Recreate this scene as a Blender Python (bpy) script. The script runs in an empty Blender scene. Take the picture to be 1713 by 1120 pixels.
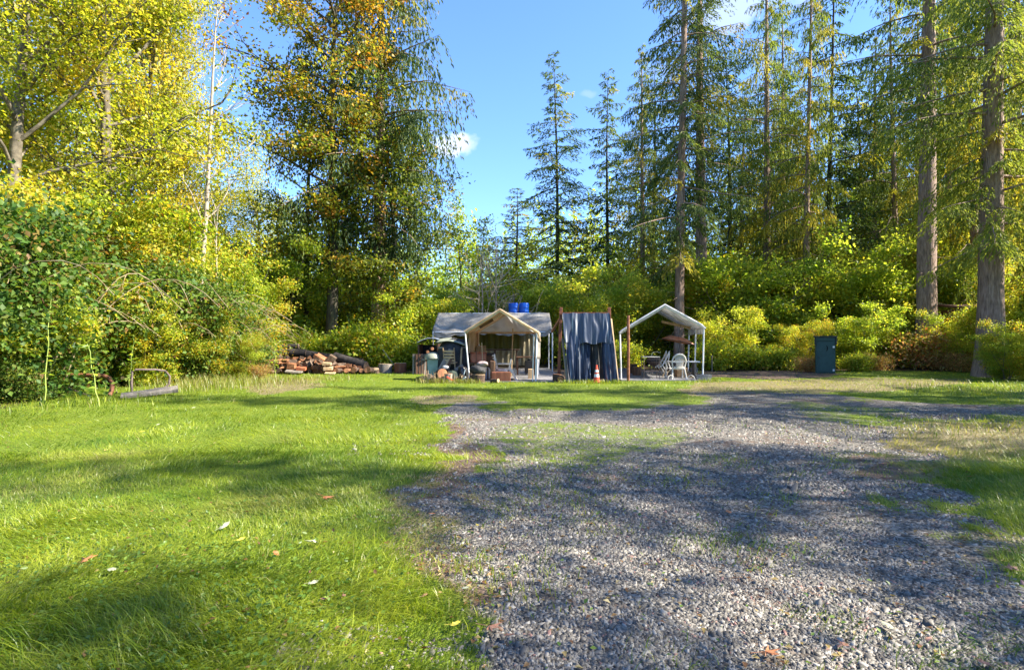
import bpy, math, random
import numpy as np
from mathutils import Vector, Matrix
random.seed(7)
S = bpy.context.scene
C = S.collection
R = math.radians
# ------------------------------------------------------------------ camera
F, CX, HY, EYE = 952.0, 856.5, 565.0, 1.5
cam = bpy.data.objects.new('camera', bpy.data.cameras.new('camera'))
C.objects.link(cam); S.camera = cam
cam.location = (0, 0, EYE); cam.rotation_euler = (R(90), 0, 0)
cam.data.sensor_width = 36; cam.data.lens = 36 * F / 1713
cam.data.shift_y = (HY - 560) / 1713
cam.data.clip_end = 2000; cam.data.clip_start = .05
# ------------------------------------------------------------------ light
SUN_AZ, SUN_EL = R(99), R(40)
sun_dir = Vector((math.sin(SUN_AZ) * math.cos(SUN_EL), math.cos(SUN_AZ) * math.cos(SUN_EL), math.sin(SUN_EL)))
sl = bpy.data.lights.new('sun', 'SUN'); sl.energy = 5.0; sl.angle = R(.53); sl.color = (1, .93, .80)
so = bpy.data.objects.new('sun', sl); C.objects.link(so); so.rotation_euler = sun_dir.to_track_quat('Z', 'Y').to_euler()
W = bpy.data.worlds.new('World'); S.world = W; W.use_nodes = True
S.view_settings.view_transform = 'Standard'; S.view_settings.look = 'None'
S.view_settings.gamma = 1; S.view_settings.use_curve_mapping = False
S.view_settings.exposure = 1.93
cy = S.cycles
cy.max_bounces = 7; cy.diffuse_bounces = 4; cy.glossy_bounces = 2; cy.transmission_bounces = 4; cy.transparent_max_bounces = 4
cy.caustics_reflective = False; cy.caustics_refractive = False
cy.use_denoising = True
cy.sample_clamp_indirect = 6


def world():
    nt = W.node_tree; N = nt.nodes; L = nt.links; N.clear()
    out = N.new('ShaderNodeOutputWorld'); bg = N.new('ShaderNodeBackground')
    sky = N.new('ShaderNodeTexSky'); sky.sky_type = 'NISHITA'; sky.sun_disc = False
    sky.sun_elevation = SUN_EL; sky.sun_rotation = SUN_AZ; sky.air_density = 1.0; sky.dust_density = .3; sky.ozone_density = 3.2
    bg.inputs[1].default_value = .11
    tc = N.new('ShaderNodeTexCoord')
    tn = N.new('ShaderNodeMix'); tn.data_type = 'RGBA'; tn.blend_type = 'MULTIPLY'; tn.inputs[0].default_value = 1; tn.clamp_result = False
    L.new(sky.outputs[0], tn.inputs[6]); tn.inputs[7].default_value = (.62, .775, 1.02, 1); prev = tn.outputs[2]
    for (px, py, wid, hei, amt, nsc) in ((757, 242, .040, .019, .62, 40), (1235, 12, .10, .022, .35, 14), (985, 155, .013, .006, .12, 40), (1130, 120, .06, .012, .12, 20)):
        d = Vector(((px - CX) / F, 1, (HY - py) / F)).normalized()
        right = Vector((d.y, -d.x, 0)).normalized(); up = right.cross(d)
        def dot(v):
            n = N.new('ShaderNodeVectorMath'); n.operation = 'DOT_PRODUCT'; n.inputs[1].default_value = v
            L.new(vs.outputs[0], n.inputs[0]); return n.outputs['Value']
        noi = N.new('ShaderNodeTexNoise'); noi.inputs['Scale'].default_value = nsc; noi.inputs['Detail'].default_value = 6
        L.new(tc.outputs['Generated'], noi.inputs['Vector'])
        off = N.new('ShaderNodeVectorMath'); off.operation = 'MULTIPLY_ADD'
        off.inputs[1].default_value = (wid * 1.1,) * 3; off.inputs[2].default_value = (-wid * .55,) * 3
        L.new(noi.outputs['Color'], off.inputs[0])
        vs = N.new('ShaderNodeVectorMath'); vs.operation = 'ADD'
        L.new(tc.outputs['Generated'], vs.inputs[0]); L.new(off.outputs[0], vs.inputs[1])
        def m(op, a, b=None):
            n = N.new('ShaderNodeMath'); n.operation = op
            for i, q in enumerate((a, b)):
                if q is None: continue
                if isinstance(q, (int, float)): n.inputs[i].default_value = q
                else: L.new(q, n.inputs[i])
            return n.outputs[0]
        a = m('DIVIDE', dot(right), wid); b = m('DIVIDE', dot(up), hei)
        r2 = m('ADD', m('MULTIPLY', a, a), m('MULTIPLY', b, b))
        front = m('GREATER_THAN', dot(d), .8)
        mr = N.new('ShaderNodeMapRange'); mr.interpolation_type = 'SMOOTHSTEP'
        L.new(r2, mr.inputs[0]); mr.inputs[1].default_value = 0; mr.inputs[2].default_value = 1.5
        mr.inputs[3].default_value = amt; mr.inputs[4].default_value = 0
        fac = m('MULTIPLY', mr.outputs[0], front)
        mx = N.new('ShaderNodeMix'); mx.data_type = 'RGBA'
        L.new(fac, mx.inputs[0]); L.new(prev, mx.inputs[6]); mx.inputs[7].default_value = (3.9, 3.9, 4.0, 1)
        prev = mx.outputs[2]
    L.new(prev, bg.inputs[0]); L.new(bg.outputs[0], out.inputs[0])
world()


# ------------------------------------------------------------------ helpers
def at(px, Y, py=None):
    return Vector(((px - CX) / F * Y, Y, 0 if py is None else EYE + (HY - py) / F * Y))

def gnd(px, py):
    return at(px, EYE * F / (py - HY))

def tag(o, label=None, cat=None, group=None, kind=None):
    if label: o['label'] = label
    if cat: o['category'] = cat
    if group: o['group'] = group
    if kind: o['kind'] = kind
    return o

def thing(name, label, cat, loc=(0, 0, 0), rz=0, group=None, sc=1):
    o = bpy.data.objects.new(name, None); C.objects.link(o); o.empty_display_size = .1
    o.location = loc; o.rotation_euler = (0, 0, rz)
    o.scale = (sc, sc, sc) if isinstance(sc, (int, float)) else sc
    return tag(o, label, cat, group)

def link(name, me, parent=None, loc=None, rot=None, label=None, kind=None, sc=None):
    o = bpy.data.objects.new(name, me); C.objects.link(o)
    if parent: o.parent = parent
    if loc is not None: o.location = loc
    if rot is not None: o.rotation_euler = rot
    if sc is not None: o.scale = sc
    return tag(o, label, None, None, kind)

def copy_tree(o, parent=None):
    c = o.copy(); C.objects.link(c); c.parent = parent
    for ch in list(o.children): copy_tree(ch, c)
    return c

def mesh_np(name, V, Fc, mats, midx=None, attrs=None, smooth=False):
    """V (n,3), Fc: one (m,k) array or a list of them"""
    if not isinstance(Fc, (list, tuple)): Fc = [Fc]
    Fc = [f for f in Fc if len(f)]
    me = bpy.data.meshes.new(name)
    V = np.asarray(V, np.float32); me.vertices.add(len(V)); me.vertices.foreach_set('co', V.ravel())
    loops = np.concatenate([np.asarray(f, np.int32).ravel() for f in Fc])
    tot = np.concatenate([np.full(len(f), f.shape[1], np.int32) for f in Fc])
    st = np.concatenate([[0], np.cumsum(tot)[:-1]]).astype(np.int32)
    me.loops.add(len(loops)); me.loops.foreach_set('vertex_index', loops)
    me.polygons.add(len(tot)); me.polygons.foreach_set('loop_start', st); me.polygons.foreach_set('loop_total', tot)
    for m_ in (mats if isinstance(mats, (list, tuple)) else [mats]): me.materials.append(m_)
    if midx is not None: me.polygons.foreach_set('material_index', np.asarray(midx, np.int32))
    if smooth: me.polygons.foreach_set('use_smooth', np.ones(len(tot), bool))
    for k, v in (attrs or {}).items():
        a = me.attributes.new(k, 'FLOAT', 'POINT'); a.data.foreach_set('value', np.asarray(v, np.float32))
    me.update(calc_edges=True); return me

class MB:
    """collects simple solids into one mesh"""
    def __init__(s): s.V = []; s.F = []; s.n = 0
    def add(s, V, Fc):
        s.V += [tuple(v) for v in V]; s.F += [tuple(i + s.n for i in f) for f in Fc]; s.n += len(V); return s
    def box(s, c, size, rot=(0, 0, 0), bev=0, jit=0):
        hx, hy, hz = (q / 2 for q in size); b = min(bev, hx * .9, hy * .9, hz * .9)
        from mathutils import Euler
        M = Euler(rot).to_matrix(); c = Vector(c)
        if b <= 0:
            P = [Vector((x, y, z)) for z in (-hz, hz) for x, y in ((-hx, -hy), (hx, -hy), (hx, hy), (-hx, hy))]
            Fc = [(3, 2, 1, 0), (4, 5, 6, 7), (0, 1, 5, 4), (1, 2, 6, 5), (2, 3, 7, 6), (3, 0, 4, 7)]
        else:
            P = []
            for z, i in ((-hz, b), (-hz + b, 0), (hz - b, 0), (hz, b)):
                for x, y in ((-hx + b, -hy + i), (hx - b, -hy + i), (hx - i, -hy + b), (hx - i, hy - b), (hx - b, hy - i), (-hx + b, hy - i), (-hx + i, hy - b), (-hx + i, -hy + b)):
                    P.append(Vector((x, y, z)))
            Fc = [tuple(range(7, -1, -1)), tuple(range(24, 32))]
            for k in range(3):
                for j in range(8):
                    a, d = k * 8 + j, k * 8 + (j + 1) % 8; Fc.append((a, d, d + 8, a + 8))
        if jit: P = [p + Vector([random.uniform(-jit, jit) for _ in range(3)]) for p in P]
        return s.add([M @ p + c for p in P], Fc)
    def tube(s, pts, r, n=8, cap=True):
        pts = [Vector(p) for p in pts]; rs = r if isinstance(r, (list, tuple)) else [r] * len(pts)
        ref = None; V = []
        for i, p in enumerate(pts):
            t = (pts[min(i + 1, len(pts) - 1)] - pts[max(i - 1, 0)]).normalized()
            if ref is None: ref = t.orthogonal().normalized()
            ref = (ref - t * ref.dot(t)).normalized(); b = t.cross(ref)
            for k in range(n):
                a = 2 * math.pi * k / n; V.append(p + (ref * math.cos(a) + b * math.sin(a)) * rs[i])
        Fc = [(i * n + k, i * n + (k + 1) % n, (i + 1) * n + (k + 1) % n, (i + 1) * n + k) for i in range(len(pts) - 1) for k in range(n)]
        if cap: Fc += [tuple(range(n - 1, -1, -1)), tuple(range((len(pts) - 1) * n, len(pts) * n))]
        return s.add(V, Fc)
    def lathe(s, prof, c=(0, 0, 0), n=20, jit=0, cap=True):
        V = []
        for r, z in prof:
            for k in range(n):
                a = 2 * math.pi * k / n; q = r * (1 + random.uniform(-jit, jit)); V.append((c[0] + q * math.cos(a), c[1] + q * math.sin(a), c[2] + z))
        m = len(prof)
        Fc = [(i * n + k, i * n + (k + 1) % n, (i + 1) * n + (k + 1) % n, (i + 1) * n + k) for i in range(m - 1) for k in range(n)]
        if cap: Fc += [tuple(range(n - 1, -1, -1)), tuple(range((m - 1) * n, m * n))]
        return s.add(V, Fc)
    def grid(s, f, nu, nv):
        V = [f(i / nu, j / nv) for j in range(nv + 1) for i in range(nu + 1)]
        return s.add(V, [(j * (nu + 1) + i, j * (nu + 1) + i + 1, (j + 1) * (nu + 1) + i + 1, (j + 1) * (nu + 1) + i) for j in range(nv) for i in range(nu)])
    def build(s, name, mat, parent=None, smooth=False, label=None, loc=None, rot=None, kind=None, solid=0):
        me = bpy.data.meshes.new(name); me.from_pydata(s.V, [], s.F); me.materials.append(mat)
        if smooth:
            me.polygons.foreach_set('use_smooth', [True] * len(me.polygons))
            try: me.set_sharp_from_angle(angle=R(40))
            except Exception: pass
        me.update()
        o = link(name, me, parent, loc, rot, label, kind)
        if solid:
            md = o.modifiers.new('thickness', 'SOLIDIFY'); md.thickness = solid
        return o

def lerp(a, b, t): return Vector(a) * (1 - t) + Vector(b) * t
# value noise -------------------------------------------------------
_T = np.random.default_rng(99).random((256, 256)).astype(np.float32)
def vnoise(x, y, s=1.0, o=0):
    x = np.asarray(x, float) * s + 37.3 + o * 17.7; y = np.asarray(y, float) * s + 91.1 + o * 5.3
    xi = np.floor(x).astype(int); yi = np.floor(y).astype(int); fx = x - xi; fy = y - yi
    fx = fx * fx * (3 - 2 * fx); fy = fy * fy * (3 - 2 * fy)
    g = lambda a, b: _T[a & 255, b & 255]
    return (g(xi, yi) * (1 - fx) + g(xi + 1, yi) * fx) * (1 - fy) + (g(xi, yi + 1) * (1 - fx) + g(xi + 1, yi + 1) * fx) * fy
def fbm(x, y, s=1.0, o=0, n=4):
    v = 0; a = .5; t = 0
    for k in range(n): v = v + a * vnoise(x, y, s * 2 ** k, o + k * 3); t += a; a *= .5
    return v / t

# ------------------------------------------------------------------ materials
def nodes(name):
    m = bpy.data.materials.new(name); m.use_nodes = True; nt = m.node_tree
    b = nt.nodes['Principled BSDF']; return m, nt, nt.nodes, nt.links, b

def ramp(N, cols, pos=None):
    r = N.new('ShaderNodeValToRGB'); e = r.color_ramp.elements
    pos = pos or [i / (len(cols) - 1) for i in range(len(cols))]
    while len(e) < len(cols): e.new(.5)
    for k, (c, p) in enumerate(zip(cols, pos)): e[k].position = p; e[k].color = (*c, 1)
    return r

def mat(name, cols, scale=6, rough=.7, bump=.3, metal=0, stretch=(1, 1, 1), pos=None, det=6, bscale=None, spec=.4, bdist=.02, trans=0):
    m, nt, N, L, b = nodes(name)
    tc = N.new('ShaderNodeTexCoord'); mp = N.new('ShaderNodeMapping'); mp.inputs['Scale'].default_value = stretch
    L.new(tc.outputs['Object'], mp.inputs[0])
    n = N.new('ShaderNodeTexNoise'); n.inputs['Scale'].default_value = scale; n.inputs['Detail'].default_value = det
    n.inputs['Roughness'].default_value = .62
    L.new(mp.outputs[0], n.inputs['Vector'])
    if pos is None: pos = [.3 + .4 * i / (len(cols) - 1) for i in range(len(cols))]
    r = ramp(N, cols, pos); L.new(n.outputs[0], r.inputs[0]); L.new(r.outputs[0], b.inputs['Base Color'])
    b.inputs['Roughness'].default_value = rough; b.inputs['Metallic'].default_value = metal
    b.inputs['Specular IOR Level'].default_value = spec
    if bump:
        n2 = N.new('ShaderNodeTexNoise'); n2.inputs['Scale'].default_value = bscale or scale * 3; n2.inputs['Detail'].default_value = 5
        L.new(mp.outputs[0], n2.inputs['Vector'])
        bp = N.new('ShaderNodeBump'); bp.inputs['Strength'].default_value = bump; bp.inputs['Distance'].default_value = bdist
        L.new(n2.outputs[0], bp.inputs['Height']); L.new(bp.outputs[0], b.inputs['Normal'])
    if trans:
        tr = N.new('ShaderNodeBsdfTranslucent'); L.new(r.outputs[0], tr.inputs[0])
        mx = N.new('ShaderNodeMixShader'); mx.inputs[0].default_value = trans
        L.new(b.outputs[0], mx.inputs[1]); L.new(tr.outputs[0], mx.inputs[2]); L.new(mx.outputs[0], N['Material Output'].inputs[0])
    return m

def leafmat(name, cols, autumn, trans=.45, rough=.45, tgain=1.6, spec=.35):
    """per-leaf value 'v', per-cluster autumn amount 'a'"""
    m, nt, N, L, b = nodes(name)
    av = N.new('ShaderNodeAttribute'); av.attribute_name = 'v'
    aa = N.new('ShaderNodeAttribute'); aa.attribute_name = 'a'
    oi = N.new('ShaderNodeObjectInfo')
    r = ramp(N, cols); L.new(av.outputs['Fac'], r.inputs[0])
    r2 = ramp(N, autumn); L.new(av.outputs['Fac'], r2.inputs[0])
    mx = N.new('ShaderNodeMix'); mx.data_type = 'RGBA'
    L.new(aa.outputs['Fac'], mx.inputs[0]); L.new(r.outputs[0], mx.inputs[6]); L.new(r2.outputs[0], mx.inputs[7])
    hs = N.new('ShaderNodeHueSaturation')
    mr = N.new('ShaderNodeMapRange'); mr.inputs[3].default_value = .485; mr.inputs[4].default_value = .515
    mr2 = N.new('ShaderNodeMapRange'); mr2.inputs[3].default_value = 1.12; mr2.inputs[4].default_value = .88
    L.new(oi.outputs['Random'], mr.inputs[0]); L.new(oi.outputs['Random'], mr2.inputs[0])
    L.new(mr.outputs[0], hs.inputs['Hue']); L.new(mr2.outputs[0], hs.inputs['Value']); L.new(mx.outputs[2], hs.inputs['Color'])
    L.new(hs.outputs[0], b.inputs['Base Color']); b.inputs['Roughness'].default_value = rough
    b.inputs['Specular IOR Level'].default_value = spec
    tr = N.new('ShaderNodeBsdfTranslucent')
    g = N.new('ShaderNodeMix'); g.data_type = 'RGBA'; g.blend_type = 'MULTIPLY'; g.inputs[0].default_value = 1
    L.new(hs.outputs[0], g.inputs[6]); g.inputs[7].default_value = (tgain * 1.05, tgain, tgain * .5, 1)
    g.clamp_result = False
    L.new(g.outputs[2], tr.inputs[0])
    ms = N.new('ShaderNodeMixShader'); ms.inputs[0].default_value = trans
    L.new(b.outputs[0], ms.inputs[1]); L.new(tr.outputs[0], ms.inputs[2]); L.new(ms.outputs[0], N['Material Output'].inputs[0])
    return m

ORG = [(.26, .12, .015), (.40, .23, .02), (.50, .36, .04)]
BRN = [(.10, .05, .02), (.18, .09, .03), (.26, .17, .05)]
YEL = [(.35, .28, .02), (.45, .36, .03), (.5, .42, .08)]
L_maple = leafmat('leaf_bigleaf_maple', [(.045, .085, .015), (.11, .17, .02), (.22, .25, .03)], ORG, .45, tgain=1.7)
L_vine = leafmat('leaf_vine_maple', [(.12, .19, .022), (.22, .29, .032), (.38, .41, .07)], YEL, .55, tgain=2.3)
L_alder = leafmat('leaf_alder', [(.12, .17, .015), (.26, .31, .02), (.46, .44, .05)], YEL, .5, tgain=1.9)
L_bramble = leafmat('leaf_bramble', [(.025, .07, .014), (.07, .14, .022), (.16, .23, .035)], BRN, .4, tgain=1.8, spec=.28, rough=.55)
L_hazel = leafmat('leaf_hazel', [(.08, .14, .014), (.20, .27, .02), (.38, .41, .06)], ORG, .5, tgain=2.2)
L_salal = leafmat('leaf_salal', [(.015, .05, .02), (.03, .09, .03), (.06, .13, .04)], BRN, .3, spec=.5)
L_fir = leafmat('needle_fir', [(.025, .05, .018), (.06, .10, .027), (.14, .175, .045)], YEL, .38, rough=.6, tgain=2.0, spec=.2)
L_hem = leafmat('needle_hemlock', [(.05, .09, .02), (.12, .17, .03), (.25, .28, .06)], YEL, .42, rough=.6, tgain=2.0, spec=.2)
L_grass = leafmat('grass_blade', [(.08, .15, .010), (.185, .245, .012), (.33, .36, .03)], [(.20, .17, .06), (.28, .24, .09), (.36, .31, .15)], .42, rough=.4, tgain=1.5, spec=.4)
L_weed = leafmat('weed_leaf', [(.06, .12, .015), (.11, .19, .02), (.18, .25, .035)], BRN, .35, spec=.5)
L_dry = leafmat('dry_stalk', [(.25, .17, .09), (.36, .27, .15), (.45, .36, .22)], BRN, .3)
bark_fir = mat('bark_fir', [(.11, .072, .055), (.26, .175, .135), (.38, .28, .225)], 5, .9, .9, stretch=(3, 3, .5), bdist=.05, bscale=9)
bark_dark = mat('bark_mossy', [(.02, .016, .012), (.05, .042, .028), (.09, .09, .04)], 5, .9, .8, stretch=(2, 2, .6), bdist=.03)
bark_alder = mat('bark_alder', [(.05, .042, .028), (.12, .10, .07), (.22, .19, .14)], 4, .9, .6, stretch=(1, 1, 1), bdist=.02)
bark_dead = mat('bark_dead', [(.22, .175, .13), (.34, .28, .22), (.44, .38, .31)], 5, .85, .4)
wood_grey = mat('wood_grey', [(.10, .085, .07), (.20, .17, .14), (.30, .26, .21)], 6, .85, .4, stretch=(1, 1, .2))
wood_brown = mat('wood_brown', [(.06, .03, .017), (.11, .055, .03), (.17, .09, .045)], 6, .8, .4, stretch=(1, 1, .2))
wood_red = mat('wood_redbrown', [(.11, .035, .018), (.18, .06, .03), (.25, .10, .05)], 6, .75, .3, stretch=(1, 1, .2))
wood_tan = mat('wood_tan', [(.30, .20, .11), (.42, .29, .16), (.50, .38, .23)], 7, .75, .3, stretch=(1, 1, .2))
wood_cut = mat('wood_split', [(.13, .052, .022), (.24, .10, .043), (.38, .19, .085)], 9, .8, .4, stretch=(1, .3, 1))
wood_bark = mat('wood_firewood_bark', [(.03, .02, .014), (.07, .042, .028), (.12, .08, .055)], 9, .9, .7)
log_dark = mat('log_dark', [(.012, .010, .009), (.03, .024, .022), (.06, .05, .045)], 5, .85, .6)
log_brown = mat('log_rotting', [(.05, .03, .02), (.11, .07, .045), (.18, .13, .09)], 7, .9, .7)  # duller brown wood for log ends and some split logs
white_pipe = mat('white_painted_pipe', [(.55, .55, .55), (.70, .70, .69), (.78, .78, .76)], 4, .4, .1)
cloth_white = mat('white_canopy_fabric', [(.48, .48, .48), (.62, .62, .62), (.72, .72, .70)], 2.5, .6, .35, trans=.35, bdist=.03)
cloth_grey = mat('grey_tarp_fabric', [(.15, .135, .115), (.26, .24, .21), (.38, .35, .31)], 2.0, .65, .5, trans=.12, bdist=.04)
cloth_tan = mat('tan_canopy_fabric', [(.42, .30, .17), (.60, .46, .30), (.68, .58, .44)], 3, .65, .3, trans=.4, bdist=.03)
rust = mat('rusty_steel', [(.12, .045, .022), (.23, .09, .045), (.34, .16, .09)], 8, .7, .4, metal=.15)
rust_hood = mat('rusty_painted_steel', [(.26, .08, .035), (.38, .13, .06), (.46, .19, .09)], 5, .6, .2)
rust_grey = mat('weathered_steel', [(.06, .05, .045), (.14, .10, .09), (.22, .17, .15)], 8, .6, .3, metal=.3)
iron = mat('black_iron', [(.012, .012, .012), (.025, .024, .023), (.05, .04, .035)], 8, .6, .3)
dark_cloth = mat('black_cloth', [(.012, .012, .013), (.025, .025, .027), (.05, .05, .05)], 5, .75, .5, bdist=.03)
blue_plastic = mat('blue_barrel_plastic', [(.005, .07, .42), (.008, .10, .52), (.012, .13, .60)], 3, .35, .05)
green_bin = mat('pale_green_plastic', [(.20, .28, .20), (.27, .36, .26), (.34, .42, .33)], 4, .5, .1)
bin_grey = mat('olive_grey_plastic', [(.13, .14, .09), (.22, .23, .17), (.30, .31, .25)], 5, .6, .2)
concrete = mat('concrete', [(.10, .10, .105), (.17, .165, .17), (.25, .24, .24)], 6, .9, .5)
teal = mat('teal_green_paint', [(.008, .042, .040), (.012, .055, .052), (.018, .07, .066)], 4, .5, .12)
teal_dark = mat('dark_teal_trim', [(.004, .012, .013), (.006, .018, .02), (.008, .022, .024)], 4, .5, .1)
white_plastic = mat('weathered_white_plastic', [(.42, .37, .31), (.56, .52, .46), (.66, .63, .58)], 6, .55, .15)
cone_red = mat('cone_red', [(.55, .05, .025), (.65, .08, .04), (.7, .12, .06)], 5, .5, .1)
cone_white = mat('cone_reflective', [(.6, .6, .6), (.75, .75, .74), (.8, .8, .78)], 5, .4, .1)
red_plastic = mat('red_brown_plastic', [(.24, .06, .03), (.36, .11, .05), (.42, .17, .09)], 4, .6, .2)
yellow_curtain = mat('sheet_cream', [(.30, .25, .14), (.40, .34, .21), (.48, .43, .30)], 2, .6, .2, stretch=(3, 1, .3), trans=.25)
olive_curtain = mat('sheet_olive', [(.12, .11, .02), (.20, .18, .03), (.28, .25, .06)], 2, .5, .2, stretch=(4, 1, .3), trans=.35)
galv = mat('galvanised_sheet', [(.36, .40, .44), (.5, .54, .58), (.62, .66, .70)], 6, .35, .2, metal=.5)
cardboard = mat('brown_board', [(.22, .12, .05), (.32, .19, .09), (.40, .26, .13)], 6, .8, .2)

# navy tarp, faded in streaks, with pale fold highlights painted into the colour
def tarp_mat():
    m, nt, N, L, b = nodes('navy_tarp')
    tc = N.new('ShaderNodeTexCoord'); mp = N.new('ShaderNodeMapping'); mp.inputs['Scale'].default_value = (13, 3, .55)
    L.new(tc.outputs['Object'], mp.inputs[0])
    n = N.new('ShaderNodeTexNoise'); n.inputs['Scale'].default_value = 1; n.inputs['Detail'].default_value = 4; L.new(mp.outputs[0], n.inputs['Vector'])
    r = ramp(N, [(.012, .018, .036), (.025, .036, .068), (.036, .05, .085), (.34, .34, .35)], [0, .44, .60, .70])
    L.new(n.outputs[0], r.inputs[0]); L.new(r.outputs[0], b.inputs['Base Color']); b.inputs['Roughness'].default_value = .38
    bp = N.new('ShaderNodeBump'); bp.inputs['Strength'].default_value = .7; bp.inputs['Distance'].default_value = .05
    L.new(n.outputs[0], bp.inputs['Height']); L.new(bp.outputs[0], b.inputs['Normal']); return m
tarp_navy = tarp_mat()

# ------------------------------------------------------------------ ground
def px_of(x, y):
    y = np.maximum(y, .3); return CX + F * x / y, HY + F * EYE / y

def inpoly(px, py, poly):
    r = np.zeros(px.shape, bool); n = len(poly)
    for i in range(n):
        x0, y0 = poly[i]; x1, y1 = poly[(i + 1) % n]
        if y0 == y1: continue
        c = ((y0 > py) != (y1 > py)) & (px < (x1 - x0) * (py - y0) / (y1 - y0) + x0); r ^= c
    return r

def to_w(poly): return [tuple(gnd(a, b)[:2]) for a, b in poly]
P_GRAVEL = to_w([(735, 676), (800, 668), (880, 684), (960, 690), (1060, 676), (1130, 664), (1260, 655), (1400, 664), (1560, 674), (1713, 682), (2100, 690),
                 (2100, 712), (1713, 702), (1560, 704), (1440, 716), (1470, 745), (1540, 790), (1590, 850), (1640, 905), (1740, 950), (1900, 1000), (2300, 1200), (2300, 2400),
                 (700, 2400), (840, 1300), (880, 1120), (855, 1040), (800, 985), (735, 940), (690, 900), (725, 845), (765, 800), (750, 760), (728, 715)])
P_MOSS = [to_w([(800, 722), (900, 706), (1040, 708), (1150, 716), (1180, 745), (1080, 778), (960, 790), (860, 775)]),
          to_w([(850, 655), (1150, 650), (1180, 668), (1050, 690), (900, 688)]), to_w([(760, 780), (860, 770), (850, 800), (770, 810)]),
          to_w([(1290, 668), (1440, 676), (1500, 690), (1500, 716), (1380, 706)])]
P_STRAW = [to_w([(690, 780), (760, 790), (800, 850), (790, 950), (900, 1010), (880, 1080), (700, 1000), (620, 940), (650, 860)]),
           to_w([(1400, 712), (1713, 705), (1900, 720), (1900, 775), (1713, 770), (1640, 800), (1590, 840), (1500, 780)]),
           to_w([(1150, 640), (1400, 632), (1640, 634), (1600, 646), (1300, 660), (1150, 662)]),
           to_w([(690, 662), (790, 660), (800, 672), (700, 676)]), to_w([(400, 640), (520, 632), (560, 646), (420, 662)]),
           to_w([(1560, 850), (1700, 900), (1800, 960), (1640, 940)])]
P_PATH = [to_w([(690, 925), (790, 950), (880, 1010), (900, 1110), (800, 1060), (690, 1000)]), to_w([(735, 700), (770, 720), (790, 790), (740, 860), (700, 900), (690, 860), (730, 790)]), to_w([(1440, 740), (1560, 800), (1560, 850), (1460, 790)]), to_w([(1175, 616), (1400, 618), (1400, 630), (1290, 634), (1175, 630)]), to_w([(700, 610), (950, 610), (1160, 616), (1180, 634), (900, 637), (720, 634)])]

def soft(x, y, polys, jit, n=10):
    rg = np.random.default_rng(5); out = np.zeros(x.shape)
    wx = x + (fbm(x, y, 1.1, 3) - .5) * jit * 3.4 + (vnoise(x, y, 5, 8) - .5) * jit; wy = y + (fbm(x, y, .9, 9) - .5) * jit * 3.4
    for k in range(n):
        a = rg.normal(0, jit * .45, 2); m = np.zeros(x.shape, bool)
        for p in polys: m |= inpoly(wx + a[0], wy + a[1], p)
        out += m
    return out / n

def masks(x, y):
    j = .7
    g = soft(x, y, [P_GRAVEL], j); ms = soft(x, y, P_MOSS, .3); st = soft(x, y, P_STRAW, .35); pa = soft(x, y, P_PATH, .3)
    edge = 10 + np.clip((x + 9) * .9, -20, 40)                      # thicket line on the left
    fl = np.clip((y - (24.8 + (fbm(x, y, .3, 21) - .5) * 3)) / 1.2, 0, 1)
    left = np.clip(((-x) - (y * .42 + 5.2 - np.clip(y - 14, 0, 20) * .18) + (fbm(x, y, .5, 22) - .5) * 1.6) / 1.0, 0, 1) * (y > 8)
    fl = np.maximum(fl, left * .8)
    ms = np.clip(ms * 1.0, 0, 1)
    g = g * (1 - ms * .5)
    g = g * np.clip(.45 + fbm(x, y, 1.4, 31) * 1.3, 0, 1)
    return g, st, pa, fl, ms

def axis(a, b, st, lo, hi):
    m = list(np.arange(a, b + st / 2, st)); s = st
    while m[-1] < hi: s *= 1.35; m.append(m[-1] + s)
    s = st
    while m[0] > lo: s *= 1.35; m.insert(0, m[0] - s)
    return np.array(m)

def height(x, y):
    h = (fbm(x, y, .35, 40) - .5) * .12 + (fbm(x, y, 1.6, 44) - .5) * .05
    near = np.clip((y - 16.5) / 2, 0, 1) * np.clip((30 - y) / 3, 0, 1)
    return h * (1 - near)

xs = axis(-16, 22, .16, -700, 700); ys = axis(.6, 30, .14, -300, 900)
GX, GY = np.meshgrid(xs, ys); gx = GX.ravel(); gy = GY.ravel()
g, st, pa, fl, ms = masks(gx, gy)
nx, ny = len(xs), len(ys)
ii = (np.arange(ny - 1)[:, None] * nx + np.arange(nx - 1)[None]).ravel()
quads = np.stack([ii, ii + 1, ii + nx + 1, ii + nx], 1)

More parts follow.
